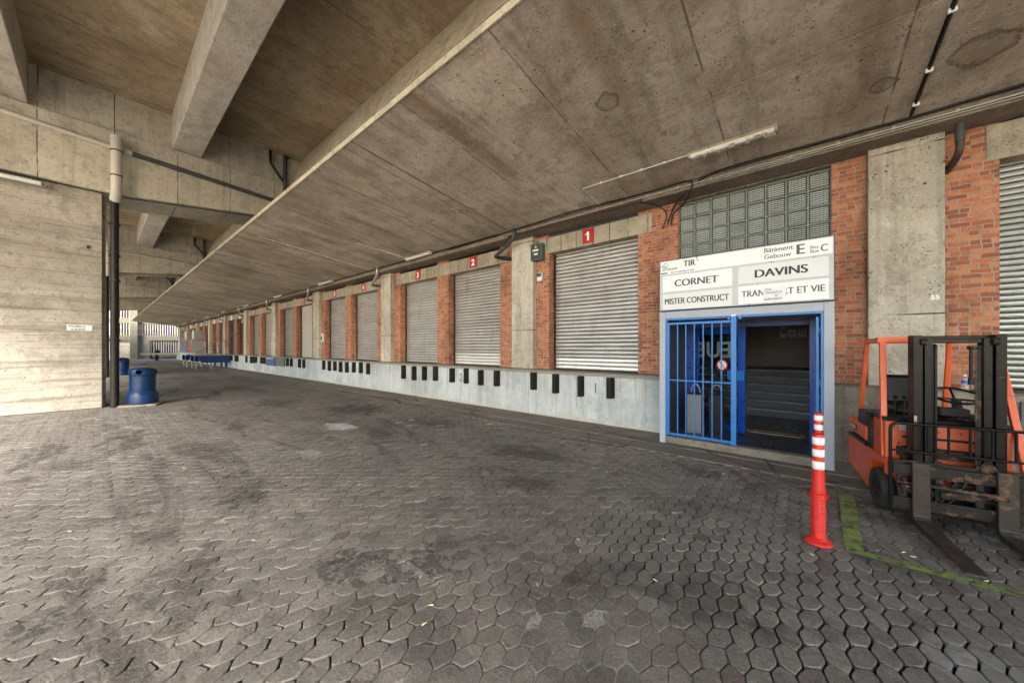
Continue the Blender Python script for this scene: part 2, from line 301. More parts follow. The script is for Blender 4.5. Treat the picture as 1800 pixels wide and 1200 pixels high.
M['groove'] = painted('shade and grease in the slat joints', (.05, .043, .038), .7, 0)  # dark joint faces: groove shade painted in along with grease
M['glassletter'] = painted('frosted lettering', (.13, .17, .155), .5, 0)
M['shutplate'] = painted('flat beige shutter sheet', (.42, .385, .34), .5, 0, dirt=.3)
M['blue'] = painted('bright blue gate paint', (.010, .15, .47), .36, .12, (.3, .2, .14), .2, scale=2)
M['bluedark'] = painted('deep blue door paint', (.005, .05, .3), .3, 0, dirt=.15)
M['bluelev'] = painted('blue loading ramp paint', (.006, .05, .2), .4, .15, (.2, .15, .12), .3)
M['binblue'] = painted('navy plastic', (.0025, .022, .085), .33, 0, dirt=.6, spec=.3, dirtc=(.03, .03, .03))
M['lavender'] = painted('pale grey blue wall paint', (.36, .385, .45), .55, .12, (.45, .4, .32), .25)
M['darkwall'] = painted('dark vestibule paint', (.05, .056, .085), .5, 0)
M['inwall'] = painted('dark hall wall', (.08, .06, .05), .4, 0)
M['redwood'] = painted('dark red door', (.4, .03, .03), .4, 0)
M['white'] = painted('white sign panel', (.8, .8, .8), .45, 0, dirt=.12)
M['offwhite'] = painted('weathered sign backing', (.5, .51, .54), .5, .15, (.2, .15, .1), .3)
M['signdark'] = painted('dark sign frame', (.09, .08, .08), .6, .2)
M['cream'] = painted('cream panel', (.66, .67, .67), .45, 0, dirt=.1)
M['ink'] = painted('dark grey lettering', (.014, .014, .018), .5, 0, dirt=0)
M['inkgrey'] = painted('faded grey lettering', (.06, .07, .1), .5, 0, dirt=0)
M['inkwhite'] = painted('white lettering', (.85, .85, .83), .5, 0, dirt=0)
M['red'] = painted('sign red', (.42, .005, .012), .4, 0, dirt=.1)
M['bollred'] = painted('red rubber bollard', (.55, .014, .008), .45, .06, (.6, .3, .25), .5, scale=2.5, dirtc=(.16, .03, .02))
M['bollwhite'] = painted('scuffed white band', (.82, .8, .78), .4, .25, (.65, .06, .04), .15, scale=3)
M['orange'] = painted('orange forklift paint', (.66, .085, .006), .34, .16, (.3, .12, .05), .3, dirtc=(.2, .04, .01))
M['orange2'] = painted('faded orange panel', (.52, .09, .03), .42, .12, (.25, .1, .06), .3, dirtc=(.2, .05, .02))
M['blackmetal'] = painted('black mast steel', (.005, .0052, .006), .34, .2, (.05, .032, .02), .25, dirtc=(.012, .01, .009), spec=.16, scale=1.5)
M['wornsteel'] = painted('worn carriage steel', (.018, .0165, .0155), .42, .55, (.11, .062, .042), .5, dirtc=(.025, .018, .014), spec=.16, scale=1.2)
M['forksteel'] = painted('fork steel', (.05, .043, .038), .33, .45, (.12, .07, .045), .5, metal=.3, dirtc=(.04, .028, .02), spec=.2)
M['rubber'] = painted('grey rubber', (.02, .018, .017), .8, 0, dirt=.5, dirtc=(.07, .06, .052))
M['bumper'] = painted('black dock rubber', (.012, .010, .009), .6, .15, (.06, .04, .03), .4, dirtc=(.03, .024, .02), spec=.2)
M['blackplast'] = painted('black vinyl', (.004, .004, .0045), .35, 0, dirt=.2, dirtc=(.01, .009, .008), spec=.25)
M['pvcw'] = painted('pale grey pvc', (.5, .47, .42), .45, 0, dirt=.3)
M['pvcg'] = painted('dark grey pvc', (.05, .053, .058), .45, 0, dirt=.3)
M['pvcb'] = painted('tarred pipe', (.012, .010, .008), .45, .2, (.07, .045, .03), spec=.25, dirtc=(.03, .02, .015), dirt=.4)
M['pipebrown'] = painted('brown drain pipe', (.045, .022, .015), .5, 0)
M['cable'] = painted('black cable', (.006, .006, .006), .5, 0, dirt=.1, dirtc=(.01, .01, .01))
M['galv'] = painted('galvanised steel', (.45, .44, .42), .4, .1, (.3, .2, .13), .3, metal=.6)
M['lamp'] = painted('dirty lamp diffuser', (.72, .72, .69), .4, .3, (.28, .2, .15), .35, scale=2)
M['lampend'] = painted('rusty lamp casing', (.33, .27, .22), .7, .3, (.2, .12, .08), .5)
M['paper'] = painted('pale paper', (.72, .74, .78), .7, 0, dirt=.1)
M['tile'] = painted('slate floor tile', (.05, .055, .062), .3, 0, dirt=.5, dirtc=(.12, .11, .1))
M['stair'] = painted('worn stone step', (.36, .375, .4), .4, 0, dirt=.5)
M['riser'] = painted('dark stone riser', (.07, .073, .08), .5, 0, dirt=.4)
M['mat'] = painted('brown coir mat', (.2, .13, .06), .95, 0)
M['bingrey'] = painted('grey waste bin', (.17, .168, .172), .4, 0)
M['boxgrey'] = painted('grey cabinet', (.42, .42, .42), .45, 0)
M['elecgrey'] = painted('grey electrical box', (.07, .09, .095), .4, 0)
M['yellow'] = painted('yellow marking', (.75, .55, .02), .5, 0, dirt=0)
M['green2'] = painted('green logo strip', (.1, .42, .1), .5, 0, dirt=0)
M['orange3'] = painted('orange logo strip', (.75, .25, .08), .5, 0, dirt=0)
M['purple'] = painted('purple logo strip', (.28, .1, .3), .5, 0, dirt=0)
M['scrawl'] = painted('black spray scrawl', (.12, .12, .13), .8, 0, dirt=0)
M['butt'] = painted('cigarette butt', (.75, .45, .2), .8, 0, dirt=.1)
M['buttw'] = painted('cigarette paper', (.75, .7, .62), .8, 0, dirt=.1)
m = N('glass pane'); m.b.inputs['Transmission Weight'].default_value = 1; m.b.inputs['IOR'].default_value = 1.45; M['glass'] = m.done((.85, .9, .92), .02)
m = N('clear plastic'); m.b.inputs['Transmission Weight'].default_value = .8; M['plastic'] = m.done((.85, .9, .95), .1)
# glass blocks: ribbed grey green glass
m = N('ribbed glass block'); x, y, z = m.xyz()
rz = m.math('ABSOLUTE', m.math('SUBTRACT', m.math('FRACT', m.math('DIVIDE', z, .034)), .5)); rx = m.math('ABSOLUTE', m.math('SUBTRACT', m.math('FRACT', m.math('DIVIDE', x, .045)), .5))
g = m.mix(m.step(rz, .2, .42), (.09, .105, .1), (.42, .45, .44)); g = m.mix(m.math('MULTIPLY', m.step(rx, .3, .45), .5), g, (.08, .09, .09))
g = m.mix(m.math('MULTIPLY', m.step(m.noise(m.pos, 2.2, 5), .45, .7), .5), g, (.1, .11, .1))
M['gblock'] = m.done(g, .12, m.bump(m.math('MULTIPLY', rz, m.noise(m.pos, 3, 3)), .02, .9))
M['gframe'] = painted('greenish block mortar', (.16, .19, .16), .6, 0)
# mural seen through the slats
m = N('painted mural wall'); x, y, z = m.xyz(); c = m.voro(m.vmul(m.pos, (1, .55, .8)), 1.1)[1]
hue = m.n('ShaderNodeHueSaturation'); m.l(m.mix(.5, c, (.4, .22, .3)), hue.inputs['Color']); hue.inputs['Saturation'].default_value = 1.3
upz = m.step(z, 4.6, 6.2); lo = m.step(z, 1.9, 2.9)
c2 = m.mix(lo, (.12, .015, .14), hue.outputs[0]); c2 = m.mix(m.math('MULTIPLY', upz, .85), c2, m.mix(m.step(m.noise(m.pos, 3, 5), .4, .6), (.04, .10, .015), (.25, .28, .04)))
M['mural'] = m.done(c2, .8)
m = N('grass'); M['grass'] = m.done(m.mix(m.noise(m.pos, 9, 4), (.08, .1, .02), (.2, .19, .05)), .95, m.bump(m.noise(m.pos, 40, 4), .03, 1))

# ------------------------------------------------------------------ mesh helpers
class MB:
    def __init__(s): s.v = []; s.f = []; s.mi = []; s.cur = 0; s.sm = []
    def add(s, vs, fs, smooth=False):
        o = len(s.v); s.v += [tuple(a) for a in vs]; s.f += [tuple(i + o for i in f) for f in fs]; s.mi += [s.cur] * len(fs); s.sm += [smooth] * len(fs); return s
    def box(s, x0, x1, y0, y1, z0, z1):
        v = [(x, y, z) for z in (z0, z1) for y in (y0, y1) for x in (x0, x1)]
        return s.add(v, [(0, 2, 3, 1), (4, 5, 7, 6), (0, 1, 5, 4), (2, 6, 7, 3), (0, 4, 6, 2), (1, 3, 7, 5)])
    def obox(s, c, sx, sy, sz, rot=None):   # centred box with rotation matrix
        r = rot or Matrix.Identity(3); v = [Vector(c) + r @ Vector((x * sx / 2, y * sy / 2, z * sz / 2)) for z in (-1, 1) for y in (-1, 1) for x in (-1, 1)]
        return s.add(v, [(0, 2, 3, 1), (4, 5, 7, 6), (0, 1, 5, 4), (2, 6, 7, 3), (0, 4, 6, 2), (1, 3, 7, 5)])
    def tube(s, pts, r, n=8, cap=True, radii=None):
        pts = [Vector(p) for p in pts]; rings = []; up = None
        for i, p in enumerate(pts):
            t = (pts[min(i + 1, len(pts) - 1)] - pts[max(i - 1, 0)]).normalized()
            if up is None:
                up = Vector((0, 0, 1)) if abs(t.z) < .9 else Vector((1, 0, 0))
            a = t.cross(up).normalized(); up = a.cross(t).normalized()
            rr = radii[i] if radii else r
            if 0 < i < len(pts) - 1:
                d1 = (pts[i] - pts[i - 1]).normalized(); cs = max(.5, d1.dot(t)); 
            rings.append([p + rr * (math.cos(6.28318 * k / n) * a + math.sin(6.28318 * k / n) * up) for k in range(n)])
        v = [q for rg in rings for q in rg]; f = []
        for i in range(len(pts) - 1):
            for k in range(n): f.append((i * n + k, i * n + (k + 1) % n, (i + 1) * n + (k + 1) % n, (i + 1) * n + k))
        s.add(v, f, True)
        if cap: s.add(rings[0], [tuple(range(n))]); s.add(rings[-1], [tuple(reversed(range(n)))])
        return s
    def bar(s, a, b, w_, h_):   # rectangular bar between two points
        a = Vector(a); b = Vector(b); t = (b - a).normalized(); up = Vector((0, 0, 1)) if abs(t.z) < .95 else Vector((0, 1, 0))
        x = t.cross(up).normalized(); y = x.cross(t)
        v = [p + x * (i * w_ / 2) + y * (j * h_ / 2) for p in (a, b) for i, j in ((-1, -1), (1, -1), (1, 1), (-1, 1))]
        return s.add(v, [(3, 2, 1, 0), (4, 5, 6, 7), (0, 1, 5, 4), (1, 2, 6, 5), (2, 3, 7, 6), (3, 0, 4, 7)])
    def lathe(s, prof, c=(0, 0, 0), n=32, smooth=True):
        v = []; f = []; m_ = len(prof)
        for k in range(n):
            a = 6.2831853 * k / n
            for r, z in prof: v.append((c[0] + r * math.cos(a), c[1] + r * math.sin(a), c[2] + z))
        for k in range(n):
            q = (k + 1) % n
            for i in range(m_ - 1): f.append((k * m_ + i, q * m_ + i, q * m_ + i + 1, k * m_ + i + 1))
        return s.add(v, f, smooth)
    def prism(s, poly, axis, a, b):   # poly in the two other axes (in xyz order), extruded a..b along axis
        def P_(p, t): q = list(p); q.insert(axis, t); return tuple(q)
        n = len(poly); v = [P_(p, a) for p in poly] + [P_(p, b) for p in poly]
        return s.add(v, [tuple(range(n)), tuple(reversed(range(n, 2 * n)))] + [(i, i + n, (i + 1) % n + n, (i + 1) % n) for i in range(n)])
    def build(s, name, mat, parent=None, bevel=0, seg=2, local=False, fix=True):
        me = bpy.data.meshes.new(name)
        off = Vector((0, 0, 0)) if (parent is None or local) else parent.matrix_basis.translation
        pp = parent.parent if parent is not None and not local else None
        while pp is not None: off = off + pp.matrix_basis.translation; pp = pp.parent
        me.from_pydata([tuple(Vector(a) - off) for a in s.v], [], s.f)
        for mm in (mat if isinstance(mat, (list, tuple)) else [mat]): me.materials.append(M[mm] if isinstance(mm, str) else mm)
        me.polygons.foreach_set('material_index', s.mi); me.polygons.foreach_set('use_smooth', s.sm)
        me.update()
        if fix:
            import bmesh
            bm = bmesh.new(); bm.from_mesh(me); bmesh.ops.recalc_face_normals(bm, faces=bm.faces); bm.to_mesh(me); bm.free()
        o = bpy.data.objects.new(name, me); SC.collection.objects.link(o)
        if parent is not None: o.parent = parent
        if bevel:
            b = o.modifiers.new('bevel', 'BEVEL'); b.width = bevel; b.segments = seg; b.limit_method = 'ANGLE'; b.angle_limit = R(40)
        return o
def tag(o, label=None, cat=None, group=None, kind=None):
    if label: o['label'] = label
    if cat: o['category'] = cat
    if group: o['group'] = group
    if kind: o['kind'] = kind
    return o
def thing(name, loc, label, cat, group=None, rz=0):
    o = bpy.data.objects.new(name, None); SC.collection.objects.link(o); o.location = loc; o.rotation_euler = (0, 0, rz); o.empty_display_size = .2
    return tag(o, label, cat, group)
def text(body, size, loc, mat, parent, rot=(R(90), 0, 0), bold=0, align='LEFT', ext=.0008, name='lettering', sx=1, local=False, spacing=1):
    cu = bpy.data.curves.new(name, 'FONT'); cu.body = body; cu.size = size; cu.align_x = align; cu.extrude = ext; cu.offset = bold; cu.space_character = spacing
    cu.materials.append(M[mat]); tmp = bpy.data.objects.new('tmp', cu); SC.collection.objects.link(tmp)
    bpy.context.view_layer.update(); dg = bpy.context.evaluated_depsgraph_get()
    me = bpy.data.meshes.new_from_object(tmp.evaluated_get(dg)); bpy.data.objects.remove(tmp); bpy.data.curves.remove(cu)
    me.name = name; me.materials.clear(); me.materials.append(M[mat])
    o = bpy.data.objects.new(name, me); SC.collection.objects.link(o)
    off = Vector((0, 0, 0)) if parent is None or local else parent.matrix_basis.translation
    o.location = Vector(loc) - off; o.rotation_euler = rot; o.scale = (sx, 1, 1)
    if parent is not None: o.parent = parent
    return o
def copy_tree(o, loc=None, rz=None, label=None):
    def cp(a, par):
        b = a.copy(); SC.collection.objects.link(b)
        if par is not None: b.parent = par
        for ch in list(a.children): cp(ch, b)
        return b
    r = cp(o, None)
    if loc: r.location = loc
    if rz is not None: r.rotation_euler = (0, 0, rz)
    if label: r['label'] = label
    return r

# ------------------------------------------------------------------ ground
rng = np.random.default_rng(3)
def vnoise(x, y, s, seed):   # smooth value noise
    g = np.random.default_rng(seed).random((256, 256)); x = x / s + 91.3; y = y / s + 57.7
    xi = np.floor(x).astype(int); yi = np.floor(y).astype(int); fx = x - xi; fy = y - yi
    fx = fx * fx * (3 - 2 * fx); fy = fy * fy * (3 - 2 * fy); G = lambda a, b: g[a % 256, b % 256]
    return (G(xi, yi) * (1 - fx) + G(xi + 1, yi) * fx) * (1 - fy) + (G(xi, yi + 1) * (1 - fx) + G(xi + 1, yi + 1) * fx) * fy
def und(x, y):
    edge = np.clip((5.8 - y) / .5, 0, 1) * np.clip((x + 13.9) / 1.5, 0, 1)
    h = (vnoise(x, y, 1.9, 11) - .5) * .05 + (vnoise(x, y, .7, 12) - .5) * .016
    h += -.022 * np.exp(-((x + 1.6 + .35 * (y - 3)) / .35) ** 2) * np.exp(-((y - 2.4) / 1.6) ** 2)
    h += -.03 * np.exp(-((x + 2.6 - .2 * y) / .25) ** 2) * (y < 1.6)
    return h * edge - .012 * edge
X0, X1, Y0, Y1 = -14.0, 4.0, -4.0, 5.87
def fillfn(x, y):
    f = vnoise(x, y, 1.3, 21) * .6 + vnoise(x, y, .45, 22) * .4
    f -= .75 * np.exp(-((x + .9) ** 2 / 1.3 + (y - 3.3) ** 2 / .5)) + .8 * np.exp(-((x - .2) ** 2 / .6 + (y - 2.7) ** 2 / 1.3)) + .5 * np.exp(-((x + .75) ** 2 / .3 + (y - 5) ** 2 / .8))
    f -= .5 * np.exp(-((x + 2.4 - .3 * y) ** 2 / .12)) * (y < 2.2) 
    f += .35 * np.exp(-((x + .8) ** 2 / .8 + (y - 2) ** 2 / .5))
    return np.clip(f + .18, 0, 1)
def make_ground():
    p, q, dl, ze = .106, .175, .016, .016
    ni = int((X1 - X0) / p); nj = int((Y1 - Y0) / q) + 2
    I, J = np.meshgrid(np.arange(ni), np.arange(nj), indexing='ij'); I = I.ravel(); J = J.ravel()
    def jt(a, b, k):   # shared jitter per vertex id
        h = np.sin(a * 127.1 + b * 311.7 + k * 74.7) * 43758.5453; return (h - np.floor(h) - .5)
    def vert(i, j, hi):  # end of the separator (row i, index j) at low or high x boundary
        sgn = np.where(i % 2 == 0, 1, -1) * (1 if hi else -1)
        x = X0 + (i + (1 if hi else 0)) * p + (-ze if hi else ze) + jt(i, j, 1 + hi) * .010
        y = Y0 - q + (j + (i % 2) * .5) * q + sgn * dl + jt(i, j, 5 + hi) * .016
        return np.stack([x, y], -1)
    # cell (i,j): separators j and j+1 of row i; middle vertices come from neighbouring rows
    off = (I % 2)
    lo_mid = vert(I - 1, J + off + 0 * J, True) if False else vert(I - 1, J + off, True)
    lo_mid = np.where((off == 0)[:, None], vert(I - 1, J, True), vert(I - 1, J + 1, True))
    hi_mid = np.where((off == 0)[:, None], vert(I + 1, J, False), vert(I + 1, J + 1, False))
    A = [vert(I, J, False), lo_mid, vert(I, J + 1, False), vert(I, J + 1, True), hi_mid, vert(I, J, True)]
    P6 = np.stack(A, 1)                                   # n,6,2
    nx = np.roll(P6, -1, 1)
    a = P6 * .86 + nx * .14; b = P6 * .14 + nx * .86          # cut corners
    P12 = np.stack([a, b], 2).reshape(len(I), 12, 2)
    c = P12.mean(1, keepdims=True)
    keep = (c[:, 0, 1] < Y1 - .04) & (c[:, 0, 1] > Y0 + .1)
    P12 = P12[keep]; c = c[keep]; n = len(P12)
    d = P12 - c; ln = np.linalg.norm(d, axis=2, keepdims=True)
    gap = (.0030 + .0042 * (1 - fillfn(c[:, :, 0], c[:, :, 1])))[:, :, None]
    rr = (ln - gap) / ln
    r1 = c + d * rr; r0 = c + d * (ln - gap - .0045) / ln; rm = c + d * (ln - gap - .0015) / ln
    hgt = rng.normal(0, .0013, n); tx = rng.normal(0, .012, n); ty = rng.normal(0, .009, n)
    broken = rng.random(n) < .03; hgt[broken] -= rng.random(broken.sum()) * .012
    def z_of(P, dz): return und(P[..., 0], P[..., 1]) + hgt[:, None] + (P[..., 0] - c[..., 0]) * tx[:, None] + (P[..., 1] - c[..., 1]) * ty[:, None] + dz
    ctr = np.concatenate([c, (und(c[..., 0], c[..., 1]) + hgt[:, None] + .0003)[..., None]], 2)
    rings = [np.concatenate([P, z_of(P, dz)[..., None]], 2) for P, dz in ((r0, 0), (rm, -.0016), (r1, -.006), (r1, -.05))]
    V = np.concatenate([ctr] + rings, 1).reshape(-1, 3); base = (np.arange(n) * 49)[:, None]
    k = np.arange(12); k2 = (k + 1) % 12
    tri = np.stack([np.zeros(12, int), 1 + k, 1 + k2], -1).reshape(-1)
    qd = np.concatenate([np.stack([1 + 12 * r + k, 1 + 12 * (r + 1) + k, 1 + 12 * (r + 1) + k2, 1 + 12 * r + k2], -1) for r in range(3)]).reshape(-1)
    nt_, nq = 12, 36
    loops = np.concatenate([base + tri[None], base + qd[None]], 1).reshape(-1)
    tot = np.tile(np.concatenate([np.full(nt_, 3), np.full(nq, 4)]), n)
    st = np.concatenate([[0], np.cumsum(tot)[:-1]])
    me = bpy.data.meshes.new('paving'); me.vertices.add(len(V)); me.vertices.foreach_set('co', V.ravel())
    me.loops.add(len(loops)); me.loops.foreach_set('vertex_index', loops.astype(np.int32)); me.polygons.add(len(tot))
    me.polygons.foreach_set('loop_start', st.astype(np.int32)); me.polygons.foreach_set('loop_total', tot.astype(np.int32))
    sm = np.tile(np.concatenate([np.zeros(nt_, bool), np.zeros(36, bool)]), n); me.polygons.foreach_set('use_smooth', sm)
    me.update(calc_edges=True); me.validate()
    at = me.attributes.new('tone', 'FLOAT', 'POINT'); at.data.foreach_set('value', np.repeat(rng.random(n), 49).astype(np.float32))
    at = me.attributes.new('edge', 'FLOAT', 'POINT'); at.data.foreach_set('value', np.tile(np.concatenate([[0], np.full(12, .45), np.full(12, 1.), np.full(24, .8)]), n).astype(np.float32))
    me.materials.append(M['paver']); o = bpy.data.objects.new('paving', me); SC.collection.objects.link(o); o['kind'] = 'structure'
    # joint bed
    s = .03; gx = np.arange(X0 - .1, X1 + .1, s); gy = np.arange(Y0 - .1, Y1 + .02, s); GX, GY = np.meshgrid(gx, gy, indexing='ij')
    fl = fillfn(GX, GY); rub = np.zeros_like(fl); Z = und(GX, GY) - .0065 - .028 * (1 - fl)
    for bx_, by_, br_, bh_ in ((-2.2, 1.7, .42, .016), (-2.75, 1.25, .3, .013), (-1.75, 1.75, .22, .011), (-3.6, -.25, .3, .010), (-5.3, .9, .25, .009), (-2.9, .35, .2, .010), (1.3, 2.3, .2, .006)):
        bl = np.exp(-((GX - bx_) ** 2 + (GY - by_) ** 2) / br_ ** 2); Z = Z + bh_ * bl * (.35 + 1.3 * vnoise(GX, GY, .07, 31)); fl = np.where(bl > .25, np.maximum(fl, .455), fl); rub = np.maximum(rub, np.clip(bl * 3, 0, 1)) ** 1.0
    V = np.stack([GX, GY, Z], -1).reshape(-1, 3); a_, b_ = GX.shape
    ii, jj = np.meshgrid(np.arange(a_ - 1), np.arange(b_ - 1), indexing='ij'); i0 = (ii * b_ + jj).ravel()
    F = np.stack([i0, i0 + b_, i0 + b_ + 1, i0 + 1], -1)
    me = bpy.data.meshes.new('joint_sand'); me.from_pydata(V.tolist(), [], F.tolist()); me.update()
    at = me.attributes.new('fill', 'FLOAT', 'POINT'); at.data.foreach_set('value', fl.ravel().astype(np.float32))
    at = me.attributes.new('rub', 'FLOAT', 'POINT'); at.data.foreach_set('value', rub.ravel().astype(np.float32)); me.materials.append(M['bed']); o = bpy.data.objects.new('joint_sand', me); SC.collection.objects.link(o); o['kind'] = 'structure'
make_ground()
g = MB()   # far ground: four sheets round the near paving, one mesh
for x0, x1, y0, y1 in ((-900, X0 + .02, -900, 900), (X1 - .02, 900, -900, 900), (X0 + .02, X1 - .02, -900, Y0 + .12), (X0 + .02, X1 - .02, Y1 + .0, 900)):
    g.add([(x0, y0, -.006), (x1, y0, -.006), (x1, y1, -.006), (x0, y1, -.006)], [(0, 1, 2, 3)])
tag(g.build('ground', 'paving_far', fix=False), kind='structure')
g = MB(); g.add([(-90, -60, .002), (60, -60, .002), (60, -7.5, .002), (-90, -7.5, .002)], [(0, 1, 2, 3)]); tag(g.build('bounce_yard', 'conc_edge', fix=False), kind='structure')  # unseen pale sheet, added to bounce sunlight up under the deck
g = MB(); g.box(-68.5, 8, 6.33, 7.16, -.05, .012); g.box(-68.5, -2.35, 5.86, 6.315, -.05, .004); g.box(-2.33, 8, 5.86, 6.315, -.05, .006)
tag(g.build('gutter_strip', 'strip', bevel=.008), kind='structure')
def sheet(pts, z, name, mat):
    o = MB().add([(x, y, z) for x, y in pts], [tuple(range(len(pts)))]).build(name, mat, fix=False); return o
# green bay marking following the paving
gm = MB()
def ribbon(p0, p1, w_, n=40):
    d = (Vector(p1) - Vector(p0)); t = Vector((-d.y, d.x)).normalized() * w_ / 2; vs = []; fs = []
    for i in range(n + 1):
        c_ = Vector(p0) + d * i / n
        for sgn in (-1, 0, 1):
            q = c_ + t * (sgn * (1 + .15 * math.sin(i * 2.3 + sgn))); vs.append((q.x, q.y, float(und(np.array(q.x), np.array(q.y))) + .006))
    for i in range(n):
        for j in (0, 1): fs.append((i * 3 + j, i * 3 + j + 1, (i + 1) * 3 + j + 1, (i + 1) * 3 + j))
    gm.add(vs, fs)
ribbon((.40, 5.62), (.345, 4.14), .125); ribbon((.29, 4.09), (2.1, 4.09), .10, 60)
tag(gm.build('painted_line', 'green', fix=False), kind='structure')
sheet([(-62, -6), (-70, -5), (-70, 1.2), (-60, 1.5), (-56, 0)], .012, 'grass_patch', 'grass')['kind'] = 'structure'
sheet([(-16.1, 5.0), (-11.4, 4.75), (-11.3, 5.75), (-16, 5.8)], .008, 'concrete_patch', 'strip')['kind'] = 'structure'

# ------------------------------------------------------------------ warehouse
YD, YC, YB, YS, DZ = 7.14, 7.35, 7.5, 7.78, 1.13
PITCH, CW, CX = 6.93, .73, .76
wh = thing('warehouse', (-30, 7.5, 0), 'long brick and concrete warehouse with roller shutters above a raised loading dock', 'building')
XE = -68.5
d = MB(); d.box(XE, -1.93, YD, 9.5, -.1, DZ); d.build('dock_wall', 'dockpaint', wh, .012)
d = MB(); d.box(.33, 9, YD, 9.5, -.1, DZ); tag(d.build('dock_wall', 'conc_raw', wh, .012), 'bare grey dirty stretch of dock wall behind the forklift')
d = MB(); d.box(XE, -1.95, YD - .02, YB, DZ, DZ + .018); d.box(.36, 9, YD - .02, YB, DZ, DZ + .018); d.build('dock_edge', 'kerb', wh, .006)
# column / bays
def soffit(y): return 4.75 + .112 * (7.4 - y)
shut_open = {10: 'open', 11: 'dark'}
doors = []   # (x0,x1,number)
ZL0, ZL1 = 4.145, 4.55
piers = []
for k in range(-1, 11):
    xl = CX - PITCH * k
    x1 = xl + CW
    c = MB(); c.box(xl, x1 + (.5 if k == 10 else 0), YC, 8.2, DZ if k != 10 else 0, 4.66); c.build('column', 'conc_col', wh, .012)
    if k < 10:
        if k == 0:
            doors.append((-5.03, -2.72, 1)); piers += [(-5.44, -5.03), (-2.72, -1.905), (.365, .76)]
        elif k == -1:
            doors.append((1.97, 4.3, 0)); piers += [(1.49, 1.97), (4.3, 4.9), (7.2, 7.69)]; doors.append((4.9, 7.2, -1))
        else:
            xr = xl; n = 2 * k
            doors.append((xr - .56 - 2.32, xr - .56, n)); doors.append((xr - .56 - 2.32 - .6 - 2.28, xr - .56 - 2.32 - .6, n + 1))
            piers += [(xr - .56, xr), (xr - .56 - 2.92, xr - .56 - 2.32), (xr - PITCH + CW, xr - .56 - 5.2)]
for k in range(1, 10): pass
doors2 = []
for k in range(1, 10):
    xr = CX - PITCH * k
piers = []; doors = []
for k in range(0, 10):                 # bay k lies left of column k
    xr = CX - PITCH * k; xe = xr - PITCH + CW
    if k == 0:
        doors.append((-5.03, -2.72, 1)); piers += [(-5.44, -5.03), (-2.72, -1.905), (.365, .76)]
    else:
        a1 = xr - .56; a0 = a1 - 2.32; b1 = a0 - .6; b0 = b1 - 2.28
        doors += [(a0, a1, 2 * k), (b0, b1, 2 * k + 1)]; piers += [(a1, xr), (b1, a0), (xe, b0)]
doors += [(1.97, 4.3, 0)]; piers += [(1.49, 1.97), (4.3, 7.0)]
for x0, x1 in piers:
    b = MB(); b.box(x0, x1, YB, 8.1, DZ, 4.75 if True else 0)
    b.build('brick_pier', 'brick', wh, .006, 1)
def slats(x0, x1, z0, z1, y, pitch, bright=0):
    b = MB(); n = int((z1 - z0) / pitch) + 1; RS = random.Random(int(x0 * 100))
    prof = [(0, .03), (.14, .03), (.16, -.006), (.27, -.016), (.5, -.020), (.8, -.018), (.93, -.012), (1, -.006)]
    for s_ in range(n):
        zb = z0 + s_ * pitch; b.cur = 1 if s_ < bright else 0
        for t in range(len(prof)):
            a = prof[t]; c_ = prof[t + 1] if t + 1 < len(prof) else (1, .03)
            za, zc = zb + a[0] * pitch, zb + c_[0] * pitch
            if zc > z1 + .03: break
            nseg = 6; vs = []; b.cur = 2 if t == 0 else (1 if s_ < bright else 0)
            for q in range(nseg + 1):
                x = x0 + (x1 - x0) * q / nseg; wob = .004 * math.sin(x * 3.1 + s_ * 1.7) + .002 * math.sin(x * 11 + s_ * 5.1)
                vs += [(x, y + a[1] + wob, za), (x, y + c_[1] + wob, zc)]
            b.add(vs, [(2 * q, 2 * q + 2, 2 * q + 3, 2 * q + 1) for q in range(nseg)], True)
    return b
for x0, x1, n in doors:
    # lintel
    l0, l1 = x0 - .3, x1 + .3
    if n == 1: l0, l1 = -5.34, -2.43
    if n == 0: l0, l1 = 1.86, 4.6
    b = MB(); b.box(l0, l1, YB - .012, YB + .3, ZL0, ZL1 + (.06 if n == 0 else 0)); b.build('lintel', 'conc_lintel', wh, .01)
    if n == 10:
        s_ = slats(x0 + .01, x1 - .01, 3.75, ZL0, YS, .095); sh = s_.build('roller_shutter', ['shut1', 'shut2', 'groove'], wh, fix=False); sh['label'] = 'roller shutter rolled up, dark opening below'
    elif n == 11: sh = MB().box(x0, x1, YS, YS + .04, DZ, ZL0).build('shutter_panel', 'elecgrey', wh)
    elif n == 6: sh = MB().box(x0, x1, YS, YS + .04, DZ, ZL0).build('shutter_panel', 'shutplate', wh)
    elif n == 14: sh = slats(x0 + .01, x1 - .01, 3.2, ZL0, YS, .095).build('roller_shutter', ['shut1', 'shut2', 'groove'], wh, fix=False)
    else:
        mt = {1: 'shut1', 2: 'shut1', 3: 'shut3', 4: 'shut1', 5: 'shut1', 0: 'shut4'}.get(n, 'shut4' if n % 2 else 'shut1')
        sh = slats(x0 + .01, x1 - .01, DZ + .02, ZL0, YS, .078 if n == 0 else .095, {1: 3, 2: 4}.get(n, 0)).build('roller_shutter', [mt, 'shut2', 'groove'], wh, fix=False)
    gd = MB()
    for gx in (x0, x1 - .05): gd.box(gx, gx + .05, YS - .05, YS - .025, DZ, ZL0)
    gd.box(x0, x1, YS - .01, 8.0, DZ - .01, DZ + .02)
    gd.build('shutter_guide', 'wornsteel', sh)
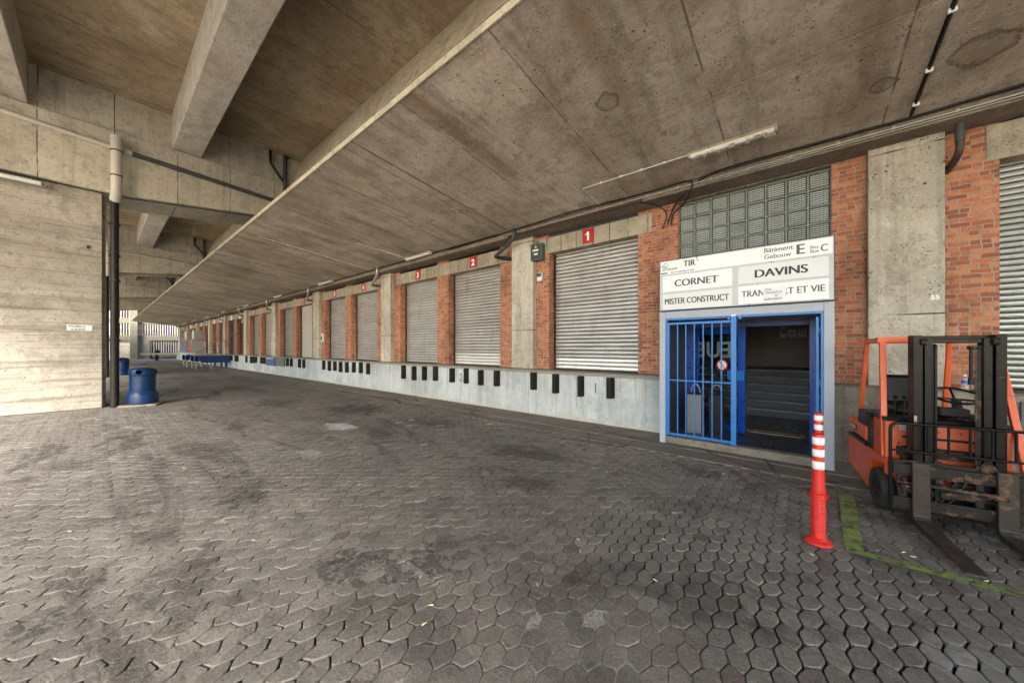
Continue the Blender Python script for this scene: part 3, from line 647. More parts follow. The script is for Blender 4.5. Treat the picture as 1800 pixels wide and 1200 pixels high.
# wall mass behind, downstand beam, upper wall, interior closing walls
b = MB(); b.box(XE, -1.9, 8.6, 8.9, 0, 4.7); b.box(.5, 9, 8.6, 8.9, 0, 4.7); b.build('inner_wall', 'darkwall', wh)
b = MB(); b.box(XE, 9, 7.02, 7.56, 4.63, soffit(7.02) - .012); b.build('ceiling_beam', 'conc_beamdirt', wh)
b = MB(); b.box(XE, 9, 7.6, 9, 4.7, 12); b.build('upper_wall', 'conc_end', wh)
b = MB(); b.box(-5.33, -2.75, YB + .03, YB + .06, ZL1, 4.63); b.build('lintel_tray', 'pvcg', wh)
# canopy in cast panels with open joints
YE = 2.80; js = [1.12 - 7.1 * i for i in range(-1, 11)]; js[-1] = XE + .1
edges = [9.0] + js
for a, c_ in zip(edges[:-1], edges[1:]):
    if a - c_ < .2: continue
    for y0, y1 in ((YE, 5.13), (5.145, 7.02)):
        pz = [(y0, soffit(y0)), (y1, soffit(y1)), (y1, soffit(y1) + .08), (y0, soffit(y0) + .08)]
        MB().prism(pz, 0, c_ + .02, a - .02).build('canopy_slab', 'conc_canopy', wh, .006, 1)
b = MB(); b.box(XE, 9, YE - .03, YE - .002, soffit(YE) - .012, soffit(YE) + .085); b.build('canopy_fascia', 'conc_edge', wh, .006)
b = MB(); b.box(XE, 9, YE + .3, 7.6, 5.5, 5.6); b.build('canopy_roof', 'conc_raw', wh)
# rubber dock bumpers, parts of the dock
bx = [(-3.28, -3.08), (-3.98, -3.81), (-4.67, -4.48), (-5.33, -5.14), (-6.6, -6.4), (-7.22, -7.03), (-7.83, -7.66), (-8.49, -8.29)]
for k in range(1, 7):
    for j, o_ in enumerate((.44, 1.06, 1.68, 2.33, 2.95, 3.55, 4.15, 4.8)):
        if k == 1 and j < 4: continue
        x = CX - PITCH * k - o_ - .1
        if k >= 3 and j in (2, 6): continue
        if k > 4 and j > 5: continue
        bx.append((x - .1, x + .1))
for i, (x0, x1) in enumerate(bx):
    b = MB(); t_ = .52 + random.uniform(-.03, .03); zt = 1.07 + random.uniform(-.02, .02); w_ = x1 - x0
    b.prism([(x0, YD + .01), (x0 + .03, YD - .04), (x0 + .05, YD - .12), (x1 - .05, YD - .12), (x1 - .03, YD - .04), (x1, YD + .01)], 2, zt - t_ + .06, zt)
    for zz in (zt - .07, zt - .38): b.tube([((x0 + x1) / 2 - .03, YD - .123, zz), ((x0 + x1) / 2 - .03, YD - .13, zz)], .012, 6)
    if x1 > -27.2 and x0 < -23.5: continue
    b.build('dock_bumper', 'bumper', wh, .008)
lv = MB().box(-27.1, -25.3, YD - .09, YD + .01, .55, 1.09).build('dock_leveller', 'bluelev', wh, .02); MB().box(-26.9, -25.5, YD - .13, YD - .091, .98, 1.07).build('lip', 'galv', lv, .01)
MB().box(-25.15, -23.6, YD - .09, YD + .01, .58, 1.09).build('dock_leveller', 'elecgrey', wh, .02)
# number painted by hand on the dock face
for n_, x, sz in (('1', -3.62, .34), ('2', -8.1, .33), ('3', -10.55, .36), ('4', -15.1, .3)):
    text(n_, sz, (x, YD - .003, .68), 'scrawl', wh, name='painted_number', ext=.0005)
# hatch in the dock right of the forklift
h = MB(); h.box(2.02, 3.0, YD - .03, YD - .004, .2, 1.05).build('dock_hatch', 'elecgrey', wh, .006)
MB().box(2.14, 2.95, YD - .045, YD - .032, .45, .98).build('dock_hatch', 'blackplast', wh, .004)

# glass block window
gw = MB(); x0, x1, z0, z1 = -1.905, .365, 3.18, 4.58; nc = 8; cw = (x1 - x0) / nc; nr = 5; ch = (z1 - z0) / nr
gf = MB(); gf.box(x0, x1, YB + .14, YB + .2, z0 - .02, z1 + .05)
for i in range(nc + 1): gf.box(max(x0, x0 + i * cw - .014), min(x1, x0 + i * cw + .014), YB + .068, YB + .139, z0, z1)
for j in range(nr + 1): gf.box(x0 + .001, x1 - .001, YB + .071, YB + .137, z0 + j * ch - .014, z0 + j * ch + .014)
win = gf.build('window', 'gframe', wh)
for i in range(nc):
    for j in range(nr): gw.box(x0 + i * cw + .02, x0 + (i + 1) * cw - .02, YB + .066, YB + .135, z0 + j * ch + .02, z0 + (j + 1) * ch - .02)
gw.build('glass_blocks', 'gblock', win, .02, 3)
MB().box(-1.905, .365, YB, 8.1, 2.3, 3.16).build('wall', 'brick', wh)
MB().box(-1.905, .365, YB, 8.1, 4.62, 4.7).build('wall', 'conc_lintel', wh)

# entrance portal
PF = 6.47
b = MB(); b.box(-1.96, -1.86, PF, YD + .4, .0, 2.34); b.box(.235, .347, PF, YD + .4, .0, 2.34); b.box(-1.86, .235, PF, YD + .4, 2.21, 2.34)
portal = b.build('entrance_portal', 'lavender', wh, .008)
b = MB(); b.box(-1.86, .235, PF + .05, 7.6, -.02, .125); b.build('entrance_sill', 'kerb', wh, .015)
b = MB()
for i in range(9):
    for j in range(12):
        x = -1.856 + .279 * i - .135; 
        if x > .2: continue
        b.box(max(x, -1.857), min(x + .273, .232), PF + .16 + .28 * j, PF + .16 + .28 * j + .273, .12, .133)
b.build('floor_tiles', 'tile', wh, .002, 1)
b = MB(); b.box(-1.86, .235, PF + .1, 9.9, .05, .128); b.build('hall_floor', 'kerb', wh)
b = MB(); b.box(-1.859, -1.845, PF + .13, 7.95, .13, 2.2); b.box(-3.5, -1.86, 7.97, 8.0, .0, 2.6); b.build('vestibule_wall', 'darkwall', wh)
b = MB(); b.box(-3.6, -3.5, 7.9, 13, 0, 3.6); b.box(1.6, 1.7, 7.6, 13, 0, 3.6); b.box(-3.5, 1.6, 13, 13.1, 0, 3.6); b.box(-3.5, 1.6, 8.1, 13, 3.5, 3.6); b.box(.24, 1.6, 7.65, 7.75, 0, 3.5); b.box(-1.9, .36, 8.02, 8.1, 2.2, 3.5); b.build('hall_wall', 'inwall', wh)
b = MB(); tr_ = MB()
for i in range(6):
    b.box(-3.4, 1.5, 9.8 + .27 * i, 10.1 + .27 * i + (3 if i == 5 else 0), .13, .13 + .167 * (i + 1) - .03)
    tr_.box(-3.4, 1.5, 9.77 + .27 * i, 10.1 + .27 * i + (2.9 if i == 5 else 0), .13 + .167 * (i + 1) - .03, .13 + .167 * (i + 1))
st0 = b.build('stairs', 'riser', wh, .004); tr_.build('treads', 'stair', st0, .012)
MB().box(.12, .95, 12.93, 12.99, 1.13, 3.1).build('hall_door', 'redwood', wh, .01)
b = MB(); b.box(-1.84, -.0, 7.8, 7.86, .13, .15); b.build('door_sill', 'kerb', wh)
# security gate: frame, closed left leaf, right leaf folded back
gt = thing('security_gate', (-1.3, PF, .13), 'bright blue steel bar gate in the entrance, left leaf shut and right leaf folded back', 'gate')
b = MB(); b.box(-1.86, -1.835, PF + .01, PF + .06, .13, 2.21); b.box(.205, .235, PF + .01, PF + .06, .13, 2.21); b.box(-1.835, .205, PF + .01, PF + .06, 2.18, 2.21); b.build('gate_frame', 'blue', gt, .003)
b = MB(); y0, y1 = PF - .005, PF + .03
b.box(-1.83, -1.79, y0, y1, .17, 2.14); b.box(-.865, -.79, y0 - .01, y1 + .01, .15, 2.2); b.box(-1.79, -.865, y0, y1, .17, .21); b.box(-1.79, -.865, y0, y1, 2.1, 2.14); b.box(-1.79, -.865, y0 + .008, y1 - .008, 1.12, 1.145)
leaf = b.build('gate_leaf', 'blue', gt, .004)
b = MB()
for i in range(1, 7):
    x = -1.79 + i * (.925 / 7); b.box(x - .009, x + .009, y0 + .004, y1 - .008, .21, 2.1)
b.build('bars', 'blue', leaf, .003)
b = MB(); b.box(-.91, -.88, PF - .02, PF + .02, 2.15, 2.21); b.box(-.76, -.72, PF - .02, PF + .02, 2.15, 2.21); b.build('latch', 'blue', gt, .004)
MB().box(-.86, -.80, PF - .02, PF + .03, 2.2, 2.225).build('gate_cap', 'white', leaf)
b = MB(); yy = PF + .07
b.box(.155, .19, yy, yy + .05, .17, 2.14); b.box(.155, .19, yy + .9, yy + .94, .17, 2.14); b.box(.158, .187, yy + .05, yy + .9, .17, .21); b.box(.158, .187, yy + .05, yy + .9, 2.1, 2.14); b.box(.16, .185, yy + .05, yy + .9, 1.12, 1.145)
lf2 = b.build('gate_leaf', 'blue', gt, .004)
b = MB()
for i in range(1, 7): b.box(.163, .181, yy + .05 + i * .12, yy + .068 + i * .12, .21, 2.1)
b.build('bars', 'blue', lf2, .003)
b = MB()
for z in (.45, 1.2, 1.95): b.tube([(.2, PF + .065, z - .04), (.2, PF + .065, z + .04)], .012, 8)
b.build('hinge', 'blue', gt)
# inner glazed door
gd = thing('glass_door', (-1.7, 7.95, .13), 'blue framed glass entrance door standing ajar behind the bar gate', 'door')
b = MB(); b.box(-1.85, -1.70, 7.88, 7.96, .13, 2.19); b.box(.1, .16, 7.5, 7.56, .13, 2.19); b.box(-1.70, .1, 7.9, 7.96, 2.1, 2.19); b.build('door_frame', 'bluedark', gd, .004)
pa, pb = Vector((-1.68, 7.86)), Vector((-.78, 7.52)); dr = (pb - pa).normalized(); L_ = (pb - pa).length; ang = math.atan2(dr.y, dr.x)
rm = Matrix.Rotation(ang, 3, 'Z')
def leafbox(mb, u0, u1, z0, z1, th=.05, o_=0): 
    c_ = pa + dr * ((u0 + u1) / 2) + Vector((-dr.y, dr.x)) * o_; mb.obox((c_.x, c_.y, (z0 + z1) / 2), u1 - u0, th, z1 - z0, rm)
b = MB(); leafbox(b, 0, .09, .15, 2.08); leafbox(b, L_ - .12, L_, .15, 2.08); leafbox(b, .09, L_ - .12, .15, .27); leafbox(b, .09, L_ - .12, 1.96, 2.08); dl_ = b.build('door_leaf', 'bluedark', gd, .004)
b = MB(); leafbox(b, .09, L_ - .12, .27, 1.96, .008); b.build('pane', 'glass', dl_)
b = MB(); leafbox(b, L_ - .3, L_ - .0, 1.1, 1.28, .08); b.build('handle', 'blue', dl_, .005)
nrm_ = Vector((dr.y, -dr.x)); c_ = pa + dr * .74 + nrm_ * .007
text('EUE', .42, (c_.x, c_.y, 1.52), 'glassletter', gd, (R(90), 0, ang), .008, sx=-1)
c_ = pa + dr * .55 + nrm_ * .008
st = MB(); 
def disc(mb, r0, r1, c3, ang_, n=28, th=.002):
    e1 = Vector((math.cos(ang_), math.sin(ang_), 0)); e2 = Vector((0, 0, 1)); vs = []; fs = []
    for k in range(n):
        a = 6.28318 * k / n; d_ = e1 * math.cos(a) + e2 * math.sin(a); vs += [Vector(c3) + d_ * r0, Vector(c3) + d_ * r1]
    for k in range(n): q = (k + 1) % n; fs.append((2 * k, 2 * k + 1, 2 * q + 1, 2 * q))
    mb.add(vs, fs)
disc(st, 0, .105, (c_.x, c_.y, 1.37), ang); stk = st.build('sticker', 'white', gd, fix=False)
st = MB(); c_ = c_ + nrm_ * .002; disc(st, .085, .11, (c_.x, c_.y, 1.37), ang)
st.bar((c_.x - .05 * dr.x, c_.y - .05 * dr.y, 1.44), (c_.x + .05 * dr.x, c_.y + .05 * dr.y, 1.30), .002, .014); st.build('sticker_ring', 'red', gd, fix=False)
# things in the vestibule
wb = thing('waste_bin', (-1.52, 7.15, .13), 'tall grey waste bin with an upright handle behind the blue bars', 'waste bin')
MB().box(-1.64, -1.4, 7.03, 7.29, .133, .84).build('bin_body', 'bingrey', wb, .01)
b = MB(); b.box(-1.63, -1.41, 7.04, 7.28, .84, .87); b.build('lid', 'blackplast', wb, .01)
hp = [(-1.6 + .08 * (1 - math.cos(a)), 7.16, .86 + .16 * math.sin(a)) for a in [i * math.pi / 8 for i in range(9)]]
MB().tube(hp, .008, 6).build('handle', 'galv', wb)
wb2 = copy_tree(wb, (-1.2, 7.3, .13), .1, 'second darker bin half hidden beside the tall grey one')
for c_ in wb2.children:
    if c_.name.startswith('bin_body'): c_.data = c_.data.copy(); c_.data.materials[0] = M['blackplast']
tag(MB().box(-.85, .05, 8.0, 8.22, .134, .146).build('door_mat', 'mat', None, .004), 'brown coir doormat lying before the stairs', 'doormat')
for i, (x, z, w_, h_, ml, lb) in enumerate(((-.42, 2.14, .13, .32, 'blue', 'small blue and white notice on the dark hall wall'), (-.22, 2.12, .2, .22, 'paper', 'white notice between the blue notice and the round prohibition notice'), (.02, 2.12, .2, .22, 'paper', 'white notice with round red symbol on the hall wall'))):
    n_ = thing('notice', (x, 12.98, z), lb, 'notice'); MB().box(x - w_ / 2, x + w_ / 2, 12.972, 12.99, z - h_ / 2, z + h_ / 2).build('sheet', 'paper', n_)
    st = MB()
    if i == 0: st.box(x - .05, x + .05, 12.965, 12.971, z - .02, z + .12); st.build('panel', 'blue', n_)
    else: disc(st, .035, .06, (x, 12.968, z - .01), 0); st.build('symbol', 'red', n_, fix=False)

# ------------------------------------------------------------------ sign board over the entrance
SY = 6.40
sg = thing('sign_board', (-.8, SY, 2.34), 'large white company sign board above the blue entrance gate', 'sign')
sx0, sx1, sz0, sz1 = -1.945, .35, 2.345, 3.235
MB().box(sx0, sx1, SY + .012, PF + .06, sz0, sz1).build('frame', 'signdark', sg, .006)
MB().box(sx0 + .015, sx1 - .015, SY + .002, SY + .011, sz0 + .012, sz1 - .015).build('backing', 'offwhite', sg)
def spx(px, py):   # a measured photograph point on the board plane
    f_, s_, c_ = 608, math.sin(R(39.94)), math.cos(R(39.94)); u = (px - 900) / f_; v = (611 - py) / f_; t = SY / (c_ + u * s_); return t * (-s_ + u * c_), 1.7 + t * v
for xa, ya, xb, yb, mt in ((1161.9, 461.8, 1463.5, 484, 'white'), (1165.1, 486.5, 1287, 514.3, 'white'), (1165.1, 518, 1287, 544.9, 'cream'), (1297.7, 469.9, 1457, 500.3, 'cream'), (1297.7, 504, 1457, 535, 'white')):
    (x0, z1), z0, x1 = spx(xa, ya), spx(xa, yb)[1], spx(xb, ya)[0]
    MB().box(x0, x1, SY - .006, SY, z0, z1).build('panel', mt, sg, .002)
def T(s_, xa, xb, base, top, mt, bold=.012):
    o = text(s_, 1, (0, 0, 0), mt, sg, bold=0, ext=.002)
    V0 = [tuple(v.co) for v in o.data.vertices]; F0 = [tuple(p_.vertices) for p_ in o.data.polygons]; vs, fs = [], []
    for i, sh in enumerate((-bold, 0, bold)):
        k0 = len(vs); vs += [(x + sh, y + (0, sh * .6, 0)[i], z + i * .0006) for x, y, z in V0]; fs += [tuple(q + k0 for q in f_) for f_ in F0]
    me_ = bpy.data.meshes.new('lettering'); me_.from_pydata(vs, [], fs); me_.materials.append(M[mt]); o.data = me_
    xs = [v.co.x for v in o.data.vertices]; ys = [v.co.y for v in o.data.vertices]
    (x0, z0), z1, x1 = spx(xa, base), spx(xa, top)[1], spx(xb, base)[0]
    kx = (x1 - x0) / (max(xs) - min(xs)); ky = (z1 - z0) / (max(ys) - min(ys))
    o.scale = (kx, ky, .3); o.location = Vector((x0 - min(xs) * kx, SY - .0075, z0 - min(ys) * ky)) - sg.location
for a in (('TIR', 1201.4, 1222.5, 468.9, 458.7, 'ink', .03), ('port.brussels', 1164.6, 1191, 478.3, 472.2, 'ink', .012), ('Bâtiment', 1343.4, 1394.6, 444.9, 437.4, 'inkgrey', .014),
          ('Gebouw', 1343.4, 1391.2, 455.9, 448.6, 'inkgrey', .014), ('E', 1400, 1415.2, 447.4, 430.4, 'inkgrey', .04), ('Bloc', 1424.3, 1439, 438, 432.6, 'inkgrey', .01), ('Blok', 1424.3, 1440, 445.2, 439.7, 'inkgrey', .01),
          ('C', 1442.6, 1455.4, 442, 429.8, 'inkgrey', .02), ('CORNET', 1185.9, 1262.8, 503.9, 492.3, 'inkgrey', .035), ('DAVINS', 1326.6, 1420.5, 488.4, 475, 'ink', .035),
          ('MISTER CONSTRUCT', 1168.9, 1281.7, 535.6, 525.6, 'ink', .028), ('TRANSPORT ET VIE', 1303.4, 1450.7, 523, 512.2, 'inkgrey', .026)): T(*a)
b = MB(); b.box(-1.91, -1.80, SY - .009, SY - .0065, 2.995, 3.013); b.build('logo', 'ink', sg)
for i, cm in enumerate(('green2', 'orange3', 'red', 'blue', 'orange3', 'purple')): MB().box(-1.745 + i * .062, -1.69 + i * .062, SY - .009, SY - .0065, 2.998, 3.014).build('logo', cm, sg)
lg = MB()
for pts in ([(-1.86, 3.17), (-1.81, 3.175), (-1.80, 3.13), (-1.84, 3.11), (-1.86, 3.13), (-1.86, 3.17)], [(-1.9, 3.12), (-1.87, 3.10), (-1.84, 3.105), (-1.8, 3.09)], [(-1.9, 3.14), (-1.88, 3.125), (-1.86, 3.13)]):
    lg.tube([(x, SY - .008, z) for x, z in pts], .004, 6)
lg.build('logo', 'ink', sg)
tag(MB().tube([(-1.345, SY - .01, 3.22), (-1.32, SY - .012, 3.14)], .005, 6).build('cable_end', 'cable'), 'short black cable end hanging over the top of the sign board', 'cable')
nt_ = thing('paper_note', (-.32, SY, 2.4), 'handwritten paper note taped over the lettering on the lower right sign panel', 'note')
x0, z0 = spx(1342, 527); z1 = spx(1342, 506)[1]; x1 = spx(1382, 527)[0]
MB().box(x0, x1, SY - .016, SY - .013, z0, z1).build('sheet', 'paper', nt_)
for i, (s_, dx) in enumerate((('POUR', .02), ('"TRANSPORT ET', .015), ('VIE"', .13), ('ALLER A DROITE', .01))):
    text(s_, .045, (x0 + dx, SY - .0175, z1 - .05 - i * .047), 'inkgrey', nt_, sx=.62)

# ------------------------------------------------------------------ number signs over the doors
for x0, x1, n in doors:
    if n < 1 or n > 17: continue
    cx = (x0 + x1) / 2 + (-.02 if n == 1 else .05); z = 4.36
    if n < 10:
        o = thing('number_sign', (cx, YB, z - .17), f'small red plate with white number {n} on the lintel', 'sign', 'red number plates over the shutters')
        MB().box(cx - .15, cx + .15, YB - .03, YB - .014, z - .17, z + .17).build('plate', 'red', o, .003)
        if n == 1: MB().prism([(cx - .015, z + .09), (cx - .075, z + .04), (cx - .06, z + .02), (cx - .015, z + .05)], 1, YB - .0335, YB - .031).build('lettering', 'inkwhite', o)
        text(str(n), .27, (cx, YB - .032, z - .1), 'inkwhite', o, bold=.012, align='CENTER')
    else:
        lb = f'white plate with red number {n} above a far dock door'
        o = thing('number_sign', (cx, YB, z - .2), lb, 'sign', 'white number plates over the far doors')
        MB().box(cx - .32, cx + .32, YB - .03, YB - .014, z - .24, z + .2).build('plate', 'white', o, .003)
        text(str(n), .3, (cx, YB - .032, z - .12), 'red', o, bold=.012, align='CENTER')

# ------------------------------------------------------------------ pipes, cables, lamps under the canopy
def smooth(pts, n=6):
    P_ = [Vector(p) for p in pts]; out = []
    for i in range(len(P_) - 1):
        a, b_, c_, d_ = P_[max(i - 1, 0)], P_[i], P_[i + 1], P_[min(i + 2, len(P_) - 1)]
        for k in range(n):
            t = k / n; out.append(.5 * ((2 * b_) + (-a + c_) * t + (2 * a - 5 * b_ + 4 * c_ - d_) * t * t + (-a + 3 * b_ - 3 * c_ + d_) * t ** 3))
    out.append(P_[-1]); return out
def elbow(pts, r, n=10):   # round the corners of a pipe run
    out = [Vector(pts[0])]
    for i in range(1, len(pts) - 1):
        a, b_, c_ = Vector(pts[i - 1]), Vector(pts[i]), Vector(pts[i + 1]); la = min(.12, (a - b_).length * .45); lc = min(.12, (c_ - b_).length * .45)
        p_, q_ = b_ + (a - b_).normalized() * la, b_ + (c_ - b_).normalized() * lc
        for k in range(6): t = k / 5; out.append(p_ * (1 - t) ** 2 + b_ * 2 * t * (1 - t) + q_ * t * t)
    out.append(Vector(pts[-1])); return out
for k in range(0, 10):
    xc = CX - PITCH * k
    if k == 0:
        o = thing('drain_pipe', (1.62, 7.1, 4.2), 'grey and brown drain pipe bending into the wall above the forklift', 'pipe', 'drain pipes at the facade columns')
        b = MB(); b.tube(elbow([(1.585, 7.22, 4.70), (1.585, 7.22, 4.42)], .042), .042, 12); b.tube([(1.585, 7.22, 4.52), (1.585, 7.22, 4.40)], .047, 12); b.build('upper_pipe', 'pvcg', o)
        b = MB(); b.tube(elbow([(1.585, 7.22, 4.42), (1.585, 7.23, 4.24), (1.53, 7.52, 4.12)], .04), .04, 12); b.build('lower_pipe', 'pipebrown', o)
    else:
        names = {1: 'between shutters 1 and 2', 2: 'between shutters 3 and 4', 3: 'between shutters 5 and 6', 4: 'between shutters 7 and 8', 5: 'between shutters 9 and 10', 6: 'between doors 11 and 12', 7: 'between doors 13 and 14', 8: 'between doors 15 and 16', 9: 'at the last column before the facade end'}
        o = thing('drain_pipe', (xc + .1, 7.1, 4.2), f'cranked drain pipe at the column {names[k]}', 'pipe', 'drain pipes at the facade columns')
        b = MB(); b.tube(elbow([(xc + .40, 6.98, 4.83), (xc + .40, 6.98, 4.58), (xc - .02, 7.1, 4.42), (xc - .45, 7.2, 4.3)], .05), .05, 10); b.build('upper_pipe', 'galv' if k > 1 else 'pvcg', o)
        b = MB(); b.tube(elbow([(xc - .43, 7.2, 4.305), (xc - .52, 7.24, 4.28), (xc - .2, 7.45, 4.22), (xc - .1, 7.52, 4.2)], .05), .05, 10); b.build('lower_pipe', 'pipebrown' if k > 1 else 'pvcb', o)
cb = [(-8.39, 7.0, 4.74), (-6.5, 6.95, soffit(6.95) - .05), (-4.16, 6.9, soffit(6.9) - .02), (-3.3, 6.93, soffit(6.93) - .02), (-2.2, 6.97, soffit(6.97) - .03), (-1.62, 6.98, soffit(7) - .02), (-1.55, 7.0, 4.66), (-1.75, 7.3, 4.5), (-1.98, 7.46, 4.42), (-2.03, 7.47, 4.2)]
tag(MB().tube(smooth(cb), .014, 8).build('cable', 'cable'), 'black cable looping along the soffit and down the brickwork left of the glass blocks', 'cable')
cb = [(-2.1, 7.47, 4.22), (-2.0, 7.46, 4.5), (-1.75, 7.2, 4.62), (-1.37, 7.0, 4.76), (-.82, 6.92, soffit(6.92) - .02), (.27, 6.95, soffit(6.95) - .02), (1.2, 6.98, soffit(6.98) - .02), (2.05, 6.95, soffit(6.95) - .02), (5, 6.95, soffit(6.95) - .02)]
tag(MB().tube(smooth(cb), .016, 8).build('cable', 'cable'), 'thick black cable along the soffit above the glass blocks and right column', 'cable')
tag(MB().tube(smooth([(-2.2, 7.47, 4.15), (-2.12, 7.44, 4.45), (-2.3, 7.2, 4.6), (-2.5, 7.02, 4.62)]), .012, 6).build('cable', 'cable'), 'thin black cable tail hanging on the brick beside lintel 1', 'cable')
cr = MB(); cr.tube([(-5.2, 6.99, 4.70), (9, 6.99, 4.70)], .012, 8); cr.tube([(-1.4, 6.985, 4.665), (9, 6.985, 4.665)], .008, 6)
for i in range(26): cr.box(-5.1 + i * .55, -5.07 + i * .55, 6.97, 7.02, 4.68, 4.72)
tag(cr.build('conduit', 'galv'), 'thin grey conduit clipped along the beam above shutter 1 and the entrance', 'conduit')
tag(MB().tube([(-62, 6.96, 4.77), (-6.3, 6.96, 4.77)], .018, 8).build('conduit', 'pvcb'), 'long dark conduit running above the shutters to the far end', 'conduit')
cs_ = MB(); cs_.tube([(-6.0, 7.0, 4.655), (-2.45, 7.0, 4.655)], .03, 8); tag(cs_.build('conduit', 'pipebrown'), 'brown pipe above shutter 1', 'conduit')
def conduit(pts, lab, r=.009, mt='white'):
    b = MB(); b.tube(pts, r, 6)
    for i in range(len(pts) - 1):
        a, c_ = Vector(pts[i]), Vector(pts[i + 1]); n_ = int((c_ - a).length / .42)
        for k in range(1, n_ + 1):
            q = a + (c_ - a) * k / (n_ + 1); b.box(q.x - .012, q.x + .012, q.y - .012, q.y + .012, q.z - .013, q.z + .02)
    return tag(b.build('conduit', mt), lab, 'conduit')
conduit([(-1.42, 6.22, soffit(6.22) - .02), (-3.34, 6.19, soffit(6.19) - .02), (-3.34, 6.97, soffit(6.97) - .02)], 'white conduit feeding the peeling lamp over the entrance')
conduit([(-10.68, 5.14, soffit(5.14) - .02), (-10.5, 6.9, soffit(6.9) - .02), (-9.2, 6.92, soffit(6.92) - .02)], 'white conduit running to the lamp above shutters 2 and 3')
conduit([(-13.1, 3.2, soffit(3.2) - .02), (-13.1, 6.95, soffit(6.95) - .02)], 'conduit crossing the canopy at the column left of shutter 3')
conduit([(1.12, 3.3, soffit(3.3) - .02), (1.12, 6.9, soffit(6.9) - .02)], 'dark clipped conduit crossing the canopy joint above the forklift', .012, 'pvcb')
for y_ in (3.7, 4.5, 5.3, 6.1, 6.7): tag(MB().box(1.09, 1.15, y_ - .012, y_ + .012, soffit(y_) - .045, soffit(y_) - .002).build('cable_clip', 'white', None, .003), 'small white clip on the dark conduit above the forklift', 'clip', 'clips on the dark conduit')
def lamp(x0, x1, y, lab, old=False):
    z = soffit(y); o = thing('strip_light', ((x0 + x1) / 2, y, z - .05), lab, 'lamp', 'strip lights under the canopy')
    MB().box(x0, x1, y - .05, y + .05, z - .035, z + .0).build('casing', 'lampend', o, .006)
    b = MB(); b.prism([(y - .045, z - .036), (y - .055, z - .07), (y - .03, z - .1), (y + .03, z - .1), (y + .055, z - .07), (y + .045, z - .036)], 0, x0 + .02, x1 - .02); b.build('diffuser', 'lamp', o, .006)
    b = MB(); b.box(x0 - .005, x0 + .03, y - .06, y + .06, z - .105, z - .002); b.box(x1 - .03, x1 + .005, y - .06, y + .06, z - .105, z - .002); b.build('end_cap', 'lampend' if old else 'pvcw', o, .006)
    if old:
        b = MB(); rr_ = random.Random(4)
        for i in range(46):
            x = rr_.uniform(x0 + .1, x1 - .05); x = x1 - (x1 - x) ** 1.1; a = rr_.uniform(-1, 1); s_ = rr_.uniform(.02, .06)
            b.obox((x, y + a * .055, z - .07 - rr_.random() * .04), s_ * 1.4, .003, s_, Matrix.Rotation(rr_.uniform(-1, 1), 3, 'X') @ Matrix.Rotation(rr_.uniform(-1, 1), 3, 'Y'))
        tag(b.build('peeling_film', 'lampend', o), kind='stuff')
lamp(-1.42, -.27, 6.22, 'strip light with peeling brown film over the entrance', True)
lamp(-10.5, -9.15, 6.85, 'dusty strip light above shutter 3')
lamp(-17.9, -16.5, 6.85, 'dusty strip light above shutter 5')
for i, x in enumerate((-24.6, -31.5, -38.4, -45.4, -52.3, -59)): lamp(x, x + 1.3, 6.85, f'{["first","second","third","fourth","fifth","farthest"][i]} small strip light beyond the one above shutter 5')
# boxes on the brick right of column between doors 1 and 2
eb = thing('electrical_box', (-5.3, 7.45, 4.0), 'grey electrical cabinet with yellow warning triangle beside shutter 1', 'electrical box')
MB().box(-5.5, -5.14, 7.33, YB - .001, 3.98, 4.42).build('case', 'elecgrey', eb, .01)
MB().box(-5.46, -5.18, 7.322, 7.329, 4.03, 4.37).build('window', 'glass', eb, .004)
MB().prism([(-5.36, 4.3), (-5.28, 4.3), (-5.32, 4.37)], 1, 7.314, 7.321).build('warning_sticker', 'yellow', eb)
b = MB(); b.box(-5.42, -5.24, 7.316, 7.321, 4.22, 4.26); b.box(-5.38, -5.26, 7.315, 7.321, 4.12, 4.16); b.build('label_strip', 'white', eb)
al = thing('alarm_box', (-5.28, 7.5, 3.42), 'small cream alarm box under the electrical cabinet', 'alarm box')
MB().box(-5.36, -5.21, 7.42, YB - .001, 3.45, 3.68).build('case', 'cream', al, .01); MB().box(-5.35, -5.22, 7.415, 7.419, 3.56, 3.66).build('grille', 'pvcg', al); MB().box(-5.35, -5.22, 7.43, YB - .002, 3.43, 3.449).build('base', 'lampend', al)
kp = thing('wall_box', (-19.9 + .6, 7.5, 2.0), 'small black and cream control box right of the column beside shutter 5', 'control box')
MB().box(-19.2, -19.02, 7.42, YB - .001, 2.0, 2.45).build('case', 'cream', kp, .008); MB().box(-19.17, -19.05, 7.415, 7.419, 2.1, 2.3).build('display', 'blackplast', kp)
text('55', .085, (1.36, YC - .003, 2.36), 'white', wh, name='painted_number', bold=.003)
# water bottle on the dock ledge
bt = thing('water_bottle', (1.64, 7.3, DZ + .02), 'clear plastic water bottle standing on the dock ledge behind the forklift', 'bottle')
b = MB(); b.lathe([(0, 0), (.03, 0), (.033, .01), (.033, .05), (.03, .055), (.033, .06), (.033, .13), (.026, .155), (.014, .17), (.014, .18)], (1.64, 7.28, DZ + .02), 20); b.build('bottle_body', 'plastic', bt)
b = MB(); b.lathe([(.0335, .085), (.0338, .125)], (1.64, 7.28, DZ + .02), 20); b.build('bottle_label', 'blue', bt, fix=False)
b = MB(); b.lathe([(0, .2), (.015, .2), (.015, .178), (0, .178)], (1.64, 7.28, DZ + .02), 12); b.build('cap', 'white', bt)

